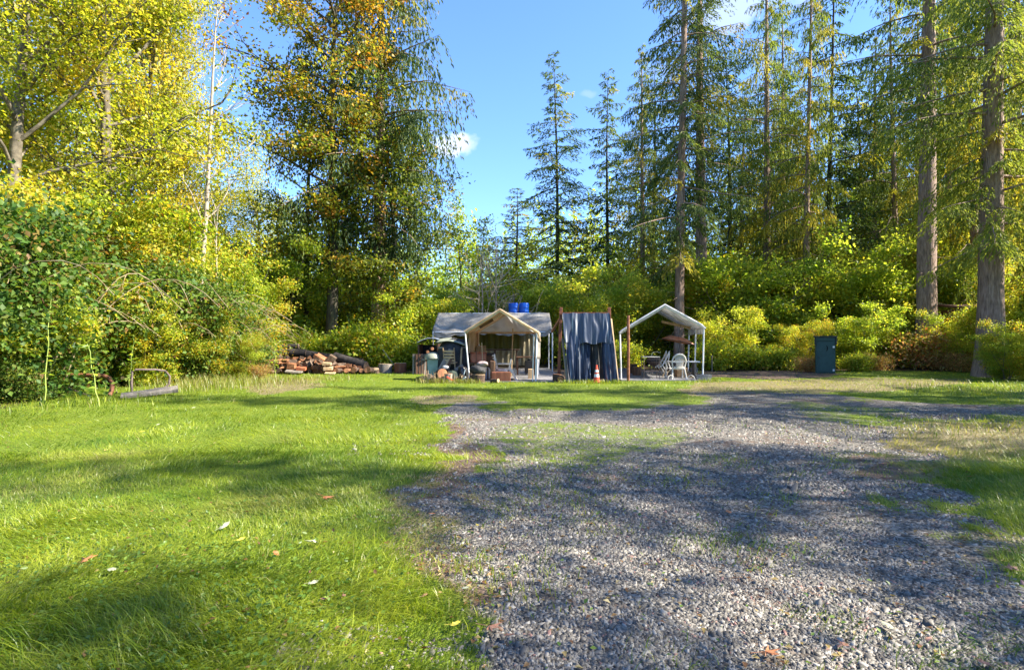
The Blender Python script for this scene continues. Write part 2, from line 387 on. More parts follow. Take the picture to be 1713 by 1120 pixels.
def ground_mat():
    m, nt, N, L, b = nodes('ground_lawn_and_gravel')
    geo = N.new('ShaderNodeNewGeometry')
    def noise(s, d=5, r=.6):
        n = N.new('ShaderNodeTexNoise'); n.inputs['Scale'].default_value = s; n.inputs['Detail'].default_value = d; n.inputs['Roughness'].default_value = r
        L.new(geo.outputs['Position'], n.inputs['Vector']); return n.outputs[0]
    def attr(k): a = N.new('ShaderNodeAttribute'); a.attribute_name = k; return a.outputs['Fac']
    def mixc(f, a, bb):
        mx = N.new('ShaderNodeMix'); mx.data_type = 'RGBA'; L.new(f, mx.inputs[0]); L.new(a, mx.inputs[6]); L.new(bb, mx.inputs[7]); return mx.outputs[2]
    def math_(op, a, bb):
        n = N.new('ShaderNodeMath'); n.operation = op
        for i, q in enumerate((a, bb)):
            if isinstance(q, (int, float)): n.inputs[i].default_value = q
            else: L.new(q, n.inputs[i])
        return n.outputs[0]
    def edge(a, amt, s, lo=.35, hi=.65):
        v = math_('ADD', a, math_('MULTIPLY', math_('SUBTRACT', noise(s), .5), amt))
        mr = N.new('ShaderNodeMapRange'); mr.interpolation_type = 'SMOOTHSTEP'; L.new(v, mr.inputs[0]); mr.inputs[1].default_value = lo; mr.inputs[2].default_value = hi
        return mr.outputs[0]
    gr = ramp(N, [(.06, .10, .010), (.12, .17, .012), (.19, .23, .03)], [.3, .5, .7]); L.new(noise(22), gr.inputs[0])
    st_ = ramp(N, [(.10, .09, .035), (.19, .155, .075), (.27, .225, .12)], [.3, .5, .7]); L.new(noise(16), st_.inputs[0])
    vo = N.new('ShaderNodeTexVoronoi'); vo.inputs['Scale'].default_value = 42; L.new(geo.outputs['Position'], vo.inputs['Vector'])
    sep = N.new('ShaderNodeSeparateColor'); L.new(vo.outputs['Color'], sep.inputs[0])
    gv = ramp(N, [(.04, .034, .028), (.125, .112, .093), (.21, .19, .158), (.32, .29, .245)], [0, .4, .75, 1]); L.new(sep.outputs[0], gv.inputs[0])
    dt = ramp(N, [(.07, .042, .03), (.14, .095, .068), (.21, .155, .115)], [.3, .5, .7]); L.new(noise(9), dt.inputs[0])
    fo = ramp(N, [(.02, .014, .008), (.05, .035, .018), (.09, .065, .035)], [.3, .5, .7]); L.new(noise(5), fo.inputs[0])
    gv2 = mixc(edge(noise(.9, 4), .8, 7, .52, .72), gv.outputs[0], dt.outputs[0])
    c = mixc(edge(attr('straw'), .9, 6, .3, .8), gr.outputs[0], st_.outputs[0])
    c = mixc(edge(attr('path'), .5, 4), c, dt.outputs[0])
    c = mixc(edge(attr('gravel'), .8, 9), c, gv2)
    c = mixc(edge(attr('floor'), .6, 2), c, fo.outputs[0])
    L.new(c, b.inputs['Base Color']); b.inputs['Roughness'].default_value = .92; b.inputs['Specular IOR Level'].default_value = .2
    h = math_('ADD', math_('MULTIPLY', vo.outputs['Distance'], -.8), noise(40, 4))
    bp = N.new('ShaderNodeBump'); bp.inputs['Strength'].default_value = .9; bp.inputs['Distance'].default_value = .025
    L.new(h, bp.inputs['Height']); L.new(bp.outputs[0], b.inputs['Normal']); return m
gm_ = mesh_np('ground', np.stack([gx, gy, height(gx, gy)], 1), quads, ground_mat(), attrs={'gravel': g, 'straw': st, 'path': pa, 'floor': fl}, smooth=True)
tag(link('ground', gm_), kind='structure', label='lawn and gravel clearing with a worn gravel drive')

# ---- scatter points in proportion to how large they look
def scatter(n, y0, y1, seed, power=2.0, xr=1.02, x_off=0):
    rg = np.random.default_rng(seed); u = rg.random(n)
    k = 2 - power                                                    # density ~ y^-power
    y = y0 * (y1 / y0) ** u if abs(k) < 1e-3 else (y0 ** k + u * (y1 ** k - y0 ** k)) ** (1 / k)
    x = (rg.random(n) * 2 - 1) * y * xr + x_off
    return rg, x, y

def blades(n, y0, y1, seed, length, width, segs, dens_fn, power=2.0):
    rg, x, y = scatter(n, y0, y1, seed, power)
    d, a_st = dens_fn(x, y); keep = rg.random(n) < d
    x, y, a_st = x[keep], y[keep], a_st[keep]; n = len(x)
    z = height(x, y)
    clump = fbm(x, y, 2.2, 60); comb = fbm(x, y, .55, 61) * 4 * math.pi + rg.normal(0, .9, n)
    Lg = length * (.45 + .9 * rg.random(n)) * (.5 + clump) * (1 + .0 * y)
    Wd = width * (.6 + .8 * rg.random(n)) * (1 + y * .16)
    bend = .45 + .9 * rg.random(n) + .5 * (fbm(x, y, .8, 63) > .55)
    dx, dy = np.cos(comb), np.sin(comb); sx, sy = -dy, dx
    tw = rg.normal(0, .8, n); sx, sy = sx * np.cos(tw) - sy * np.sin(tw), sx * np.sin(tw) + sy * np.cos(tw)
    V = []; 
    for k in range(segs):
        t = k / segs; w = Wd * (1 - t * .55)
        hx = Lg * bend * t * t * .8 + Lg * t * .15; hz = Lg * t * (1 - .42 * bend * t)
        for sg in (-1, 1): V.append(np.stack([x + dx * hx + sx * w * sg / 2, y + dy * hx + sy * w * sg / 2, z + hz - .004], 1))
    t = 1; hx = Lg * bend * .8 + Lg * .15; hz = np.maximum(Lg * (1 - .42 * bend), .005)
    V.append(np.stack([x + dx * hx, y + dy * hx, z + hz], 1)); m = len(V)
    V = np.stack(V, 1).reshape(-1, 3); base = np.arange(n)[:, None] * m
    Q = [base + np.array([[2 * k, 2 * k + 1, 2 * k + 3, 2 * k + 2]]) for k in range(segs - 1)]
    T = base + np.array([[2 * segs - 2, 2 * segs - 1, 2 * segs]])
    v = np.clip(rg.random(n) * .7 + (fbm(x, y, 1.3, 64) - .5) * 1.6 + .12, 0, 1)
    a = np.clip(a_st + (rg.random(n) < .05) * .8, 0, 1)
    return V, ([np.concatenate(Q)] if Q else []) + [T], np.repeat(v, m), np.repeat(a, m)

def d_lawn(x, y):
    g, st, pa, fl, ms = masks(x, y)
    bare = np.maximum(np.clip(1 - g * 1.5, 0, 1), .22 * np.clip(fbm(x, y, 1.1, 77) * 4 - 1.9, 0, 1)) * (1 - pa * .9) * (1 - fl * .85) * (1 - st * .25) * (1 - ms * .55) * np.clip(.35 + 1.5 * fbm(x, y, 3, 70), 0, 1)
    rg = np.random.default_rng(3)
    return bare, np.clip(st * .8 + ms * .35 + (fbm(x, y, .9, 71) - .62) * 2, 0, 1) * (rg.random(len(x)) < .8)

def join(parts):
    VV, FF3, FF4, vv, aa, off = [], [], [], [], [], 0
    for V, Fs, v, a in parts:
        for f in Fs: (FF3 if f.shape[1] == 3 else FF4).append(f + off)
        VV.append(V); vv.append(v); aa.append(a); off += len(V)
    Fl = ([np.concatenate(FF3)] if FF3 else []) + ([np.concatenate(FF4)] if FF4 else [])
    return np.concatenate(VV), Fl, np.concatenate(vv), np.concatenate(aa)

def d_tuft(x, y):
    d, a = d_lawn(x, y); k = np.clip((fbm(x, y, .9, 75) - .50) * 6, 0, 1) * (x < 1.5) + .04
    return d * k, np.clip(a + (fbm(x, y, .7, 76) > .56) * .25 * np.random.default_rng(4).random(len(x)), 0, 1)
V, Fl, v, a = join([blades(34000, 2.3, 11, 13, .15, .0036, 3, d_tuft, 1.5), blades(190000, 2.3, 7.5, 11, .075, .0030, 2, d_lawn, 1.4), blades(170000, 6.5, 26, 12, .075, .0042, 1, d_lawn, 1.6)])
tag(link('lawn_grass', mesh_np('lawn_grass', V, Fl, L_grass, attrs={'v': v, 'a': a})), label='soft green lawn grass, combed over in long wisps, across the left and the far right of the clearing', cat='grass', kind='stuff')

# ---- gravel chips
def gravel():
    parts = []
    for n, y0, y1, sz, seed, pw in ((125000, 2.3, 6.0, .0080, 21, 1.3), (60000, 5.5, 12, .0115, 22, 1.3)):
        rg, x, y = scatter(n, y0, y1, seed, pw)
        g, st, pa, fl, ms = masks(x, y)
        keep = rg.random(n) < np.clip(g * 1.3 - .08, 0, 1) * np.clip(-.62 + 2.6 * fbm(x, y, 1.2, 80), .05, 1)
        x, y = x[keep], y[keep]; n = len(x); z = height(x, y)
        s = sz * np.exp(rg.normal(0, .34, n)); K = 5
        ang = rg.random(n)[:, None] * 6.28 + np.arange(K)[None] * 6.283 / K + rg.normal(0, .28, (n, K))
        rad = s[:, None] * (.65 + .5 * rg.random((n, K)))
        el = 1.15 + rg.random(n) * 1.1; ya = rg.random(n) * 6.28
        px = np.cos(ang) * rad * el[:, None]; py = np.sin(ang) * rad
        cx, sn = np.cos(ya)[:, None], np.sin(ya)[:, None]; px, py = px * cx - py * sn, px * sn + py * cx
        tx = rg.normal(0, .35, n)[:, None]; ty = rg.normal(0, .35, n)[:, None]
        h = s[:, None] * (.2 + .3 * rg.random(n))[:, None]
        top = np.stack([x[:, None] + px * .8, y[:, None] + py * .8, z[:, None] + h + px * tx + py * ty], 2)
        bot = np.stack([x[:, None] + px, y[:, None] + py, z[:, None] - .004 + np.zeros_like(px)], 2)
        V = np.concatenate([bot, top], 1).reshape(-1, 3); b = np.arange(n)[:, None] * (2 * K)
        Q = np.concatenate([b + np.array([[k, (k + 1) % K, K + (k + 1) % K, K + k]]) for k in range(K)])
        T = b + np.arange(K, 2 * K)[None]
        v = rg.random(n); a = (rg.random(n) < .025) * 1.0
        parts.append((V, Q, T, np.repeat(v, 2 * K), np.repeat(a, 2 * K)))
    off = 0; VV = []; Qs = []; Ts = []; v = []; a = []
    for V, Q, T, v_, a_ in parts:
        VV.append(V); Qs.append(Q + off); Ts.append(T + off); v.append(v_); a.append(a_); off += len(V)
    m, nt, N, L, b = nodes('gravel_chip')
    av = N.new('ShaderNodeAttribute'); av.attribute_name = 'v'; aa = N.new('ShaderNodeAttribute'); aa.attribute_name = 'a'
    r = ramp(N, [(.04, .034, .027), (.12, .106, .086), (.21, .188, .154), (.34, .31, .26)], [0, .45, .8, 1]); L.new(av.outputs['Fac'], r.inputs[0])
    mx = N.new('ShaderNodeMix'); mx.data_type = 'RGBA'; L.new(aa.outputs['Fac'], mx.inputs[0]); L.new(r.outputs[0], mx.inputs[6]); mx.inputs[7].default_value = (.24, .13, .10, 1)
    L.new(mx.outputs[2], b.inputs['Base Color']); b.inputs['Roughness'].default_value = .6
    me = mesh_np('gravel', np.concatenate(VV), [np.concatenate(Qs), np.concatenate(Ts)], m, attrs={'v': np.concatenate(v), 'a': np.concatenate(a)})
    tag(link('gravel', me), label='loose grey crushed gravel chips covering the drive in the foreground', cat='gravel', kind='stuff')
gravel()

# ---- generic leaves -------------------------------------------------
def leaves(rg, P, D, size, up=1.0, wid=.55, fold=.25, spread=.9):
    """P centres, D rough growth direction; diamond leaves folded on the midrib"""
    n = len(P)
    d = D + rg.normal(0, spread, (n, 3)); d /= np.linalg.norm(d, axis=1)[:, None] + 1e-9
    u = np.array([0, 0, up]) + rg.normal(0, .55, (n, 3)); w = np.cross(d, u); w /= np.linalg.norm(w, axis=1)[:, None] + 1e-9
    nn = np.cross(w, d); s = (size * (.6 + .8 * rg.random(n)))[:, None]
    mid = P + d * s * .45
    l = mid + w * s * wid * .5 + nn * s * fold * .3; r = mid - w * s * wid * .5 + nn * s * fold * .3
    V = np.stack([P, l, P + d * s - nn * s * .1, r], 1).reshape(-1, 3); b = np.arange(n)[:, None] * 4
    return V, np.concatenate([b + np.array([[0, 2, 1]]), b + np.array([[0, 3, 2]])])

def tubes(paths, sides):
    VV, Q, off = [], [], 0
    for P, r in paths:
        P = np.asarray(P, float); k = len(P); r = np.asarray(r, float)
        T = np.gradient(P, axis=0); T /= np.linalg.norm(T, axis=1)[:, None] + 1e-9
        ref = np.array([1., 0, 0]) if abs(T[0][0]) < .7 else np.array([0, 1., 0])
        A = np.cross(T, ref); A /= np.linalg.norm(A, axis=1)[:, None] + 1e-9; B = np.cross(T, A)
        an = np.arange(sides) * 2 * math.pi / sides
        ring = P[:, None] + (A[:, None] * np.cos(an)[None, :, None] + B[:, None] * np.sin(an)[None, :, None]) * (r[:, None, None] if r.ndim == 1 else r[:, :, None])
        VV.append(ring.reshape(-1, 3)); i = (np.arange(k - 1)[:, None] * sides + np.arange(sides)[None]); j = (np.arange(k - 1)[:, None] * sides + (np.arange(sides)[None] + 1) % sides)
        Q.append(np.stack([i, i + sides, j + sides, j], 2).reshape(-1, 4) + off); off += k * sides
    return np.concatenate(VV), np.concatenate(Q)

def grow(rg, p, d, Ln, n, wander=.15, grav=0.0):
    P = [np.array(p, float)]; d = np.array(d, float); d /= np.linalg.norm(d)
    for k in range(n):
        d = d + rg.normal(0, wander, 3) + np.array([0, 0, grav]); d /= np.linalg.norm(d); P.append(P[-1] + d * Ln / n)
    return np.array(P)

def trunk_path(rg, H, r0, lean=(0, 0), curve=.25, n=26, flare=.45, sides=16, top=.04, rough=.05):
    t = np.linspace(0, 1, n) ** 1.15
    P = np.stack([lean[0] * t * H + curve * np.sin(t * 3.1 + rg.random() * 3) * t, lean[1] * t * H + curve * np.cos(t * 2.7 + rg.random() * 3) * t, t * H], 1)
    P[:, :2] -= P[0, :2]
    r = r0 * ((1 - t) ** .85 + top) + r0 * flare * np.exp(-t * H / (r0 * 1.6))
    rr = r[:, None] * (1 + rg.normal(0, rough, (1, sides)) + rg.normal(0, rough * .5, (n, sides)))
    return P, r, rr

def interp(P, t):
    k = t * (len(P) - 1); i = np.minimum(k.astype(int), len(P) - 2); f = (k - i)[:, None]; return P[i] * (1 - f) + P[i + 1] * f

PROTO = {}
def broad(name, seed, H, base, Rr, nl, per, leaf, lmat, bmat, r0=.15, lean=(0, 0), curve=.3, autumn=.15, stems=1, shape='round', fork=0, sig=.32, subs=7, flat=.55, wid=.7, up=1.0, aut_side=0, elev=(.15, .9)):
    """deciduous tree or (stems>1) shrub -> meshes trunk, branchwork, crown"""
    rg = np.random.default_rng(seed); tr = []; br = []; cl = []; cd = []
    for s in range(stems):
        if stems == 1: P, r, rr = trunk_path(rg, H * .93, r0, lean, curve)
        else:
            a = s * 2.4 + rg.random(); q = .15 + .55 * rg.random()
            P = grow(rg, (math.cos(a) * Rr * .12, math.sin(a) * Rr * .12, -.05), (math.cos(a) * q, math.sin(a) * q, 1), H * (.65 + .3 * rg.random()), 12, .07, .0)
            t = np.linspace(0, 1, 13); r = r0 * (1 - t * .85); rr = r[:, None] * np.ones((1, 6))
        tr.append((P, rr))
        nl_ = max(3, nl // stems)
        for k in range(nl_):
            h = (base / H + (1 - base / H) * ((k + rg.random()) / nl_) ** .9) if stems == 1 else (base / H + (1 - base / H) * (k + rg.random()) / nl_)
            h = min(h, .985); p = interp(P, np.array([h]))[0]
            q = (h - base / H) / (1 - base / H + 1e-6)
            if shape == 'round': pr = (math.sin(min(1, .18 + .9 * q) * math.pi) ** .55)
            elif shape == 'cone': pr = (1 - q) ** .8 + .12
            elif shape == 'tall': pr = .75 + .35 * math.sin(q * 3.1) - .35 * q * q
            else: pr = .6 + .5 * math.sin(q * 3.1)
            az = k * 2.399 + rg.random() * .9 + s
            el = elev[0] + (elev[1] - elev[0]) * q + rg.normal(0, .12)
            Ln = Rr * pr * (.42 + .75 * rg.random()) / max(.45, math.cos(el) + .15)
            if stems > 1: Ln *= .62
            B = grow(rg, p, (math.cos(az) * math.cos(el), math.sin(az) * math.cos(el), math.sin(el)), Ln, 8, .13, -.015)
            rb = max(.012, min(r0 * .32, .014 * Ln + .008)); br.append((B, np.linspace(rb, .006, 9)))
            ns = max(3, int(subs * (.5 + pr * .6)))
            for j in range(ns):
                tt = .28 + .72 * (j + rg.random()) / ns; b0 = interp(B, np.array([min(tt, .999)]))[0]
                dd = (B[-1] - B[0]) / (np.linalg.norm(B[-1] - B[0]) + 1e-6) * .8 + rg.normal(0, .55, 3) * np.array([1, 1, flat])
                Sb = grow(rg, b0, dd, Ln * (.22 + .25 * rg.random()), 4, .2, -.02)
                if rb > .016: br.append((Sb, np.linspace(rb * .35, .004, 5)))
                cl.append(Sb[-1]); cd.append(dd); cl.append(Sb[2]); cd.append(dd)
    cl = np.array(cl); cd = np.array(cd); nc = len(cl)
    cnt = (per * np.exp(rg.normal(-.12, .5, nc))).astype(int) + 2
    idx = np.repeat(np.arange(nc), cnt); n = len(idx)
    off = rg.normal(0, sig, (n, 3)) * np.array([1, 1, flat])
    Pl = cl[idx] + off; ok = Pl[:, 2] > .05; Pl = Pl[ok]; idx = idx[ok]; n = len(idx)
    D = cd[idx] * .4 + np.array([0, 0, -.35])
    V, T = leaves(rg, Pl, D, leaf, up=up, wid=wid)
    ca = (rg.random(nc) < autumn) * (.4 + .6 * rg.random(nc)) + np.clip(rg.normal(0, .12, nc), 0, 1)
    if aut_side:
        hz = (cl[:, 2] / H); ca += np.clip((hz - .45) * aut_side, 0, .8) * (rg.random(nc) < .6)
    cv = rg.normal(0, .24, nc)
    v = np.clip(rg.random(n) * .8 + .1 + cv[idx], 0, 1); a = np.clip(ca[idx] + rg.normal(0, .12, n) * (ca[idx] > .05), 0, 1)
    crown = mesh_np(name + '_crown', V, T, lmat, attrs={'v': np.repeat(v, 4), 'a': np.repeat(a, 4)})
    sides = 16 if stems == 1 else 6
    Vt, Qt = tubes(tr, sides); trunk = mesh_np(name + '_trunk', Vt, Qt, bmat, smooth=True)
    Vb, Qb = tubes(br, 5); bw = mesh_np(name + '_branchwork', Vb, Qb, bmat, smooth=True)
    PROTO[name] = (trunk, bw, crown); return n

def conifer(name, seed, H, base, Rr, nb, lmat, bmat, r0=.3, droop=.03, hang=.15, twigs=22, spr=7, slen=.26, swid=.065, lean=(0, 0), curve=.3, autumn=.08, prof=.8, gaps=.25, stubs=0, tipup=.0, el0=-.1, el1=.5):
    rg = np.random.default_rng(seed); P, r, rr = trunk_path(rg, H, r0, lean, curve, n=34, sides=20, top=.02)
    br = []; Pl = []; Dl = []; Al = []
    for k in range(nb):
        q = ((k + rg.random() * .8) / nb); h = base / H + (1 - base / H) * q ** .95; h = min(h, .995)
        p = interp(P, np.array([h]))[0]; az = k * 2.399 + rg.normal(0, .35)
        Ln = Rr * ((1 - q) ** prof * (.55 + .6 * rg.random()) + .05)
        if q < .12: Ln *= .5 + q * 4
        if rg.random() < gaps: Ln *= .45
        el = el0 + (el1 - el0) * q + rg.normal(0, .1)
        n = 9; B = grow(rg, p, (math.cos(az) * math.cos(el), math.sin(az) * math.cos(el), math.sin(el)), Ln, n, .06, -droop)
        if tipup: B[:, 2] += tipup * (np.linspace(0, 1, n + 1) ** 3) * Ln
        br.append((B, np.linspace(max(.012, .014 * Ln + .006), .004, n + 1)))
        nt = max(4, int(twigs * (Ln / Rr + .2))); T = (B[-1] - B[0]); T /= np.linalg.norm(T) + 1e-6
        side = np.array([-T[1], T[0], 0]); side /= np.linalg.norm(side) + 1e-6
        ba = rg.random() < autumn
        for j in range(nt):
            tt = .12 + .88 * (j + rg.random()) / nt; b0 = interp(B, np.array([min(tt, .999)]))[0]; sg = 1 if j % 2 else -1
            tl = Ln * (.14 + .30 * (1 - tt)) * (.6 + .7 * rg.random()) + .12
            dd = T * .55 + side * sg * (.75 + .2 * rg.random()) + np.array([0, 0, -hang * (1 + rg.random() * 1.5)]); dd /= np.linalg.norm(dd)
            m = max(2, int(spr * tl / 1.0 + 1.5)); s = (np.arange(m) + rg.random(m)) / m
            tw = b0[None] + dd[None] * (s * tl)[:, None] + np.array([0, 0, -1]) * (hang * 1.2 * (s * tl) ** 2)[:, None]
            Pl.append(tw); Dl.append(np.repeat(dd[None], m, 0) + np.array([0, 0, -hang * 1.4])); Al.append(np.full(m, .5 if ba else 0.))
    Pl = np.concatenate(Pl); Dl = np.concatenate(Dl); Al = np.concatenate(Al); n = len(Pl)
    Pl = np.repeat(Pl, 2, 0) + rg.normal(0, .035, (2 * n, 3)); Dl = np.repeat(Dl, 2, 0); Al = np.repeat(Al, 2); n *= 2
    V, T = leaves(rg, Pl, Dl, slen, up=1, wid=swid / slen, fold=.15, spread=.38)
    v = np.clip(rg.random(n) * .75 + .1 + (fbm(Pl[:, 0] + Pl[:, 2], Pl[:, 1] - Pl[:, 2], .6, seed) - .5) * .9, 0, 1)
    crown = mesh_np(name + '_crown', V, T, lmat, attrs={'v': np.repeat(v, 4), 'a': np.repeat(np.clip(Al + rg.normal(0, .05, n), 0, 1), 4)})
    for k in range(stubs):
        h = rg.uniform(.06, base / H); p = interp(P, np.array([h]))[0]; az = rg.random() * 6.28
        br.append((grow(rg, p, (math.cos(az), math.sin(az), -.1), .3 + rg.random() * .9, 4, .1), np.linspace(.016, .004, 5)))
    Vt, Qt = tubes([(P, rr)], 20); trunk = mesh_np(name + '_trunk', Vt, Qt, bmat, smooth=True)
    Vb, Qb = tubes(br, 5); bw = mesh_np(name + '_branchwork', Vb, Qb, bmat, smooth=True)
    PROTO[name] = (trunk, bw, crown); return n

NTRI = 0
def plant(proto, name, label, cat, loc, rz=0, sc=1, group=None, stem='trunk', crown='crown'):
    t = thing(name, label, cat, loc, rz, group, sc); tr, bw, cr = PROTO[proto]
    link(stem, tr, t); link('branchwork', bw, t, kind='stuff'); link(crown, cr, t, kind='stuff'); return t

# prototypes ---------------------------------------------------------
broad('maple_big', 101, 22, 6.0, 5.0, 46, 34, .17, L_maple, bark_dark, r0=.30, lean=(.05, 0), curve=.6, autumn=.22, sig=.40, subs=8, shape='tall', aut_side=1.1)
broad('maple_b', 102, 17, 4.5, 4.6, 36, 22, .165, L_maple, bark_dark, r0=.22, lean=(-.02, .0), curve=.5, autumn=.12, sig=.36, subs=8, shape='tall')
broad('alder_a', 103, 20, 3.0, 4.8, 54, 56, .115, L_alder, bark_alder, r0=.26, curve=.5, autumn=.25, sig=.42, subs=8, shape='tall', elev=(.5, 1.05))
broad('alder_b', 104, 18, 2.0, 4.6, 50, 56, .115, L_alder, bark_alder, r0=.22, curve=.7, autumn=.2, sig=.42, subs=8, shape='tall', elev=(.5, 1.05))
broad('alder_far', 105, 12, 2.0, 2.6, 34, 12, .17, L_hazel, bark_dark, r0=.10, curve=.3, autumn=.1, sig=.3, subs=5, shape='cone')
broad('vine_a', 106, 7.6, .4, 3.4, 84, 27, .135, L_vine, bark_alder, r0=.045, autumn=.12, stems=9, sig=.30, subs=7, shape='round')
broad('vine_b', 107, 6.4, .3, 3.1, 76, 27, .135, L_vine, bark_alder, r0=.04, autumn=.2, stems=8, sig=.28, subs=7, shape='round')
broad('hazel_a', 108, 7.6, .4, 3.3, 76, 32, .11, L_hazel, bark_alder, r0=.045, autumn=.12, stems=9, sig=.32, subs=8, shape='round')
broad('hazel_b', 109, 6.4, .3, 3.1, 70, 32, .11, L_hazel, bark_alder, r0=.04, autumn=.22, stems=8, sig=.30, subs=8, shape='round')
broad('bramble_a', 110, 3.6, .1, 2.5, 80, 40, .088, L_bramble, wood_brown, r0=.018, autumn=.05, stems=14, sig=.36, subs=7, shape='round', wid=.75)
broad('bramble_b', 111, 3.0, .1, 2.3, 74, 40, .088, L_bramble, wood_brown, r0=.018, autumn=.08, stems=13, sig=.36, subs=7, shape='round', wid=.75)
broad('salal', 112, 1.3, .05, 1.2, 40, 17, .10, L_hazel, wood_brown, r0=.012, autumn=.12, stems=9, sig=.30, subs=6, shape='round', wid=.7)
broad('redbush', 113, 1.4, .05, 1.2, 44, 14, .075, leafmat('leaf_autumn_bramble', [(.10, .13, .03), (.24, .22, .05), (.42, .34, .12)], [(.30, .07, .03), (.42, .15, .07), (.55, .30, .16)], .4), wood_brown, r0=.012, autumn=.45, stems=10, sig=.28, subs=5, shape='round')
conifer('fir_big', 201, 33, 6.8, 5.6, 125, L_hem, bark_fir, r0=.46, droop=.05, hang=.35, twigs=30, spr=11, slen=.20, swid=.05, stubs=26, curve=.35)
conifer('fir_high', 207, 36, 13.5, 5.0, 90, L_fir, bark_fir, r0=.46, droop=.05, hang=.3, twigs=24, spr=9, slen=.22, swid=.055, stubs=14, curve=.2)
conifer('fir_mid', 202, 30, 6.0, 4.6, 100, L_fir, bark_fir, r0=.28, droop=.045, hang=.3, twigs=26, spr=10, slen=.21, swid=.052, stubs=30, curve=.5)
conifer('hemlock', 203, 28, 5.0, 4.6, 100, L_hem, bark_fir, r0=.26, droop=.07, hang=.75, twigs=26, spr=12, slen=.20, swid=.05, stubs=20, autumn=.3)
conifer('spire', 204, 24, 2.5, 5.5, 108, L_fir, bark_dark, r0=.19, droop=.03, hang=.16, twigs=22, spr=7, slen=.26, swid=.07, tipup=.06, gaps=.35, autumn=.15, prof=.75, el0=-.15, el1=.35)
conifer('spire_b', 205, 23, 2.0, 5.3, 108, L_fir, bark_dark, r0=.18, droop=.035, hang=.22, twigs=22, spr=7, slen=.26, swid=.07, tipup=.05, gaps=.3, autumn=.15, prof=.8, el0=-.2, el1=.3)
conifer('fir_left', 206, 26, 7.0, 4.6, 104, L_fir, bark_fir, r0=.30, droop=.07, hang=.9, twigs=24, spr=12, slen=.21, swid=.052, stubs=14, lean=(.01, 0), prof=.5)

# ------------------------------------------------------------------ the trees, each where it stands
def tr(proto, name, label, cat, px, Y, sc=1, rz=None, group=None, stem='trunk', dz=0):
    p = at(px, Y); p.z = dz
    return plant(proto, name, label, cat, p, random.uniform(0, 6.28) if rz is None else rz, sc, group, stem)

# large firs on the right
tr('fir_high', 'fir_tree', 'massive straight fir with smooth pinkish bark, right of the dark green outhouse', 'tree', 1549, 28.5, 1.0, .4)
tr('fir_big', 'fir_tree', 'massive fir with deeply furrowed grey bark at the right edge of the clearing', 'tree', 1658, 22, (.92, .92, .95), 2.6)
tr('fir_mid', 'fir_tree', 'slim pale trunked fir rising right behind the white canopy', 'tree', 1136, 30, (.95, .95, 1.1), 1.0)
tr('fir_high', 'fir_tree', 'stout fir just right of the slim fir behind the white canopy', 'tree', 1174, 32.5, (.8, .8, .82), 3.9)
tr('hemlock', 'hemlock_tree', 'drooping yellow green hemlock above the bright vine maple', 'tree', 1283, 36, 1.0, .3)
tr('hemlock', 'hemlock_tree', 'slender hemlock with a bare pale lower trunk midway to the big right firs', 'tree', 1349, 33, (.75, .75, .95), 2.0)
tr('spire_b', 'fir_tree', 'thin dark straight fir right of the pale hemlock trunk', 'tree', 1386, 40, (1.1, 1.1, 1.35), 1.4)
tr('spire', 'fir_tree', 'dark bushy young fir above the outhouse', 'tree', 1438, 46, (1.35, 1.35, .95), .7)
tr('hemlock', 'hemlock_tree', 'hemlock with hanging boughs just left of the massive pinkish fir', 'tree', 1498, 38, .95, 4.4)
tr('fir_mid', 'fir_tree', 'fir seen between the two massive right trunks', 'tree', 1600, 38, .9, 2.2)
tr('hemlock', 'hemlock_tree', 'leafy hemlock whose boughs hang over the far right edge', 'tree', 1745, 24, .7, 5.1)
tr('fir_high', 'fir_tree', 'fir behind the boughs at the far right edge', 'tree', 1705, 34, .85, 3.3)
# thin trunks between
for px, Y, sc, lab in ((1092, 44, .85, 'half hidden fir left of the slim pale fir trunk'), (1218, 43, .9, 'tall fir in the shade just left of the drooping hemlock'),
                       (1318, 48, .9, 'narrow fir behind the bare lower trunk of the slender hemlock'), (1470, 54, .85, 'far narrow fir above the yellow shrubs right of the outhouse'),
                       (1565, 52, .9, 'far fir showing past the right side of the massive pinkish fir'), (1650, 50, .9, 'far fir behind the furrowed grey trunk')):
    tr('spire_b' if px % 2 else 'spire', 'fir_tree', lab, 'tree', px, Y, (1.15, 1.15, sc * 1.1))
for px, Y, pr, sx, sz, lab in ((1075, 38, 'hemlock', .8, .75, 'hemlock filling the gap left of the slim pale fir'), (1245, 50, 'fir_mid', 1, .8, 'back row fir left of the drooping hemlock, low crowned'), (1310, 42, 'hemlock', 1.0, .95, 'hemlock right behind the drooping one'),
                               (1410, 56, 'hemlock', 1.1, .85, 'far hemlock above the outhouse, left of the bushy fir'), (1462, 44, 'hemlock', 1.0, .9, 'hemlock right of the bushy fir above the outhouse'), (1528, 44, 'fir_mid', 1.1, .95, 'fir crowding the left side of the massive pinkish fir'),
                               (1585, 33, 'hemlock', .9, .9, 'glowing hemlock right beside the massive pinkish fir'), (1630, 30, 'hemlock', .85, .85, 'hemlock left of the furrowed grey trunk'), (1690, 44, 'fir_mid', 1.2, .9, 'back row fir right of the furrowed grey trunk')):
    tr(pr, 'hemlock_tree' if pr == 'hemlock' else 'fir_tree', lab, 'tree', px, Y, (sx, sx, sz))
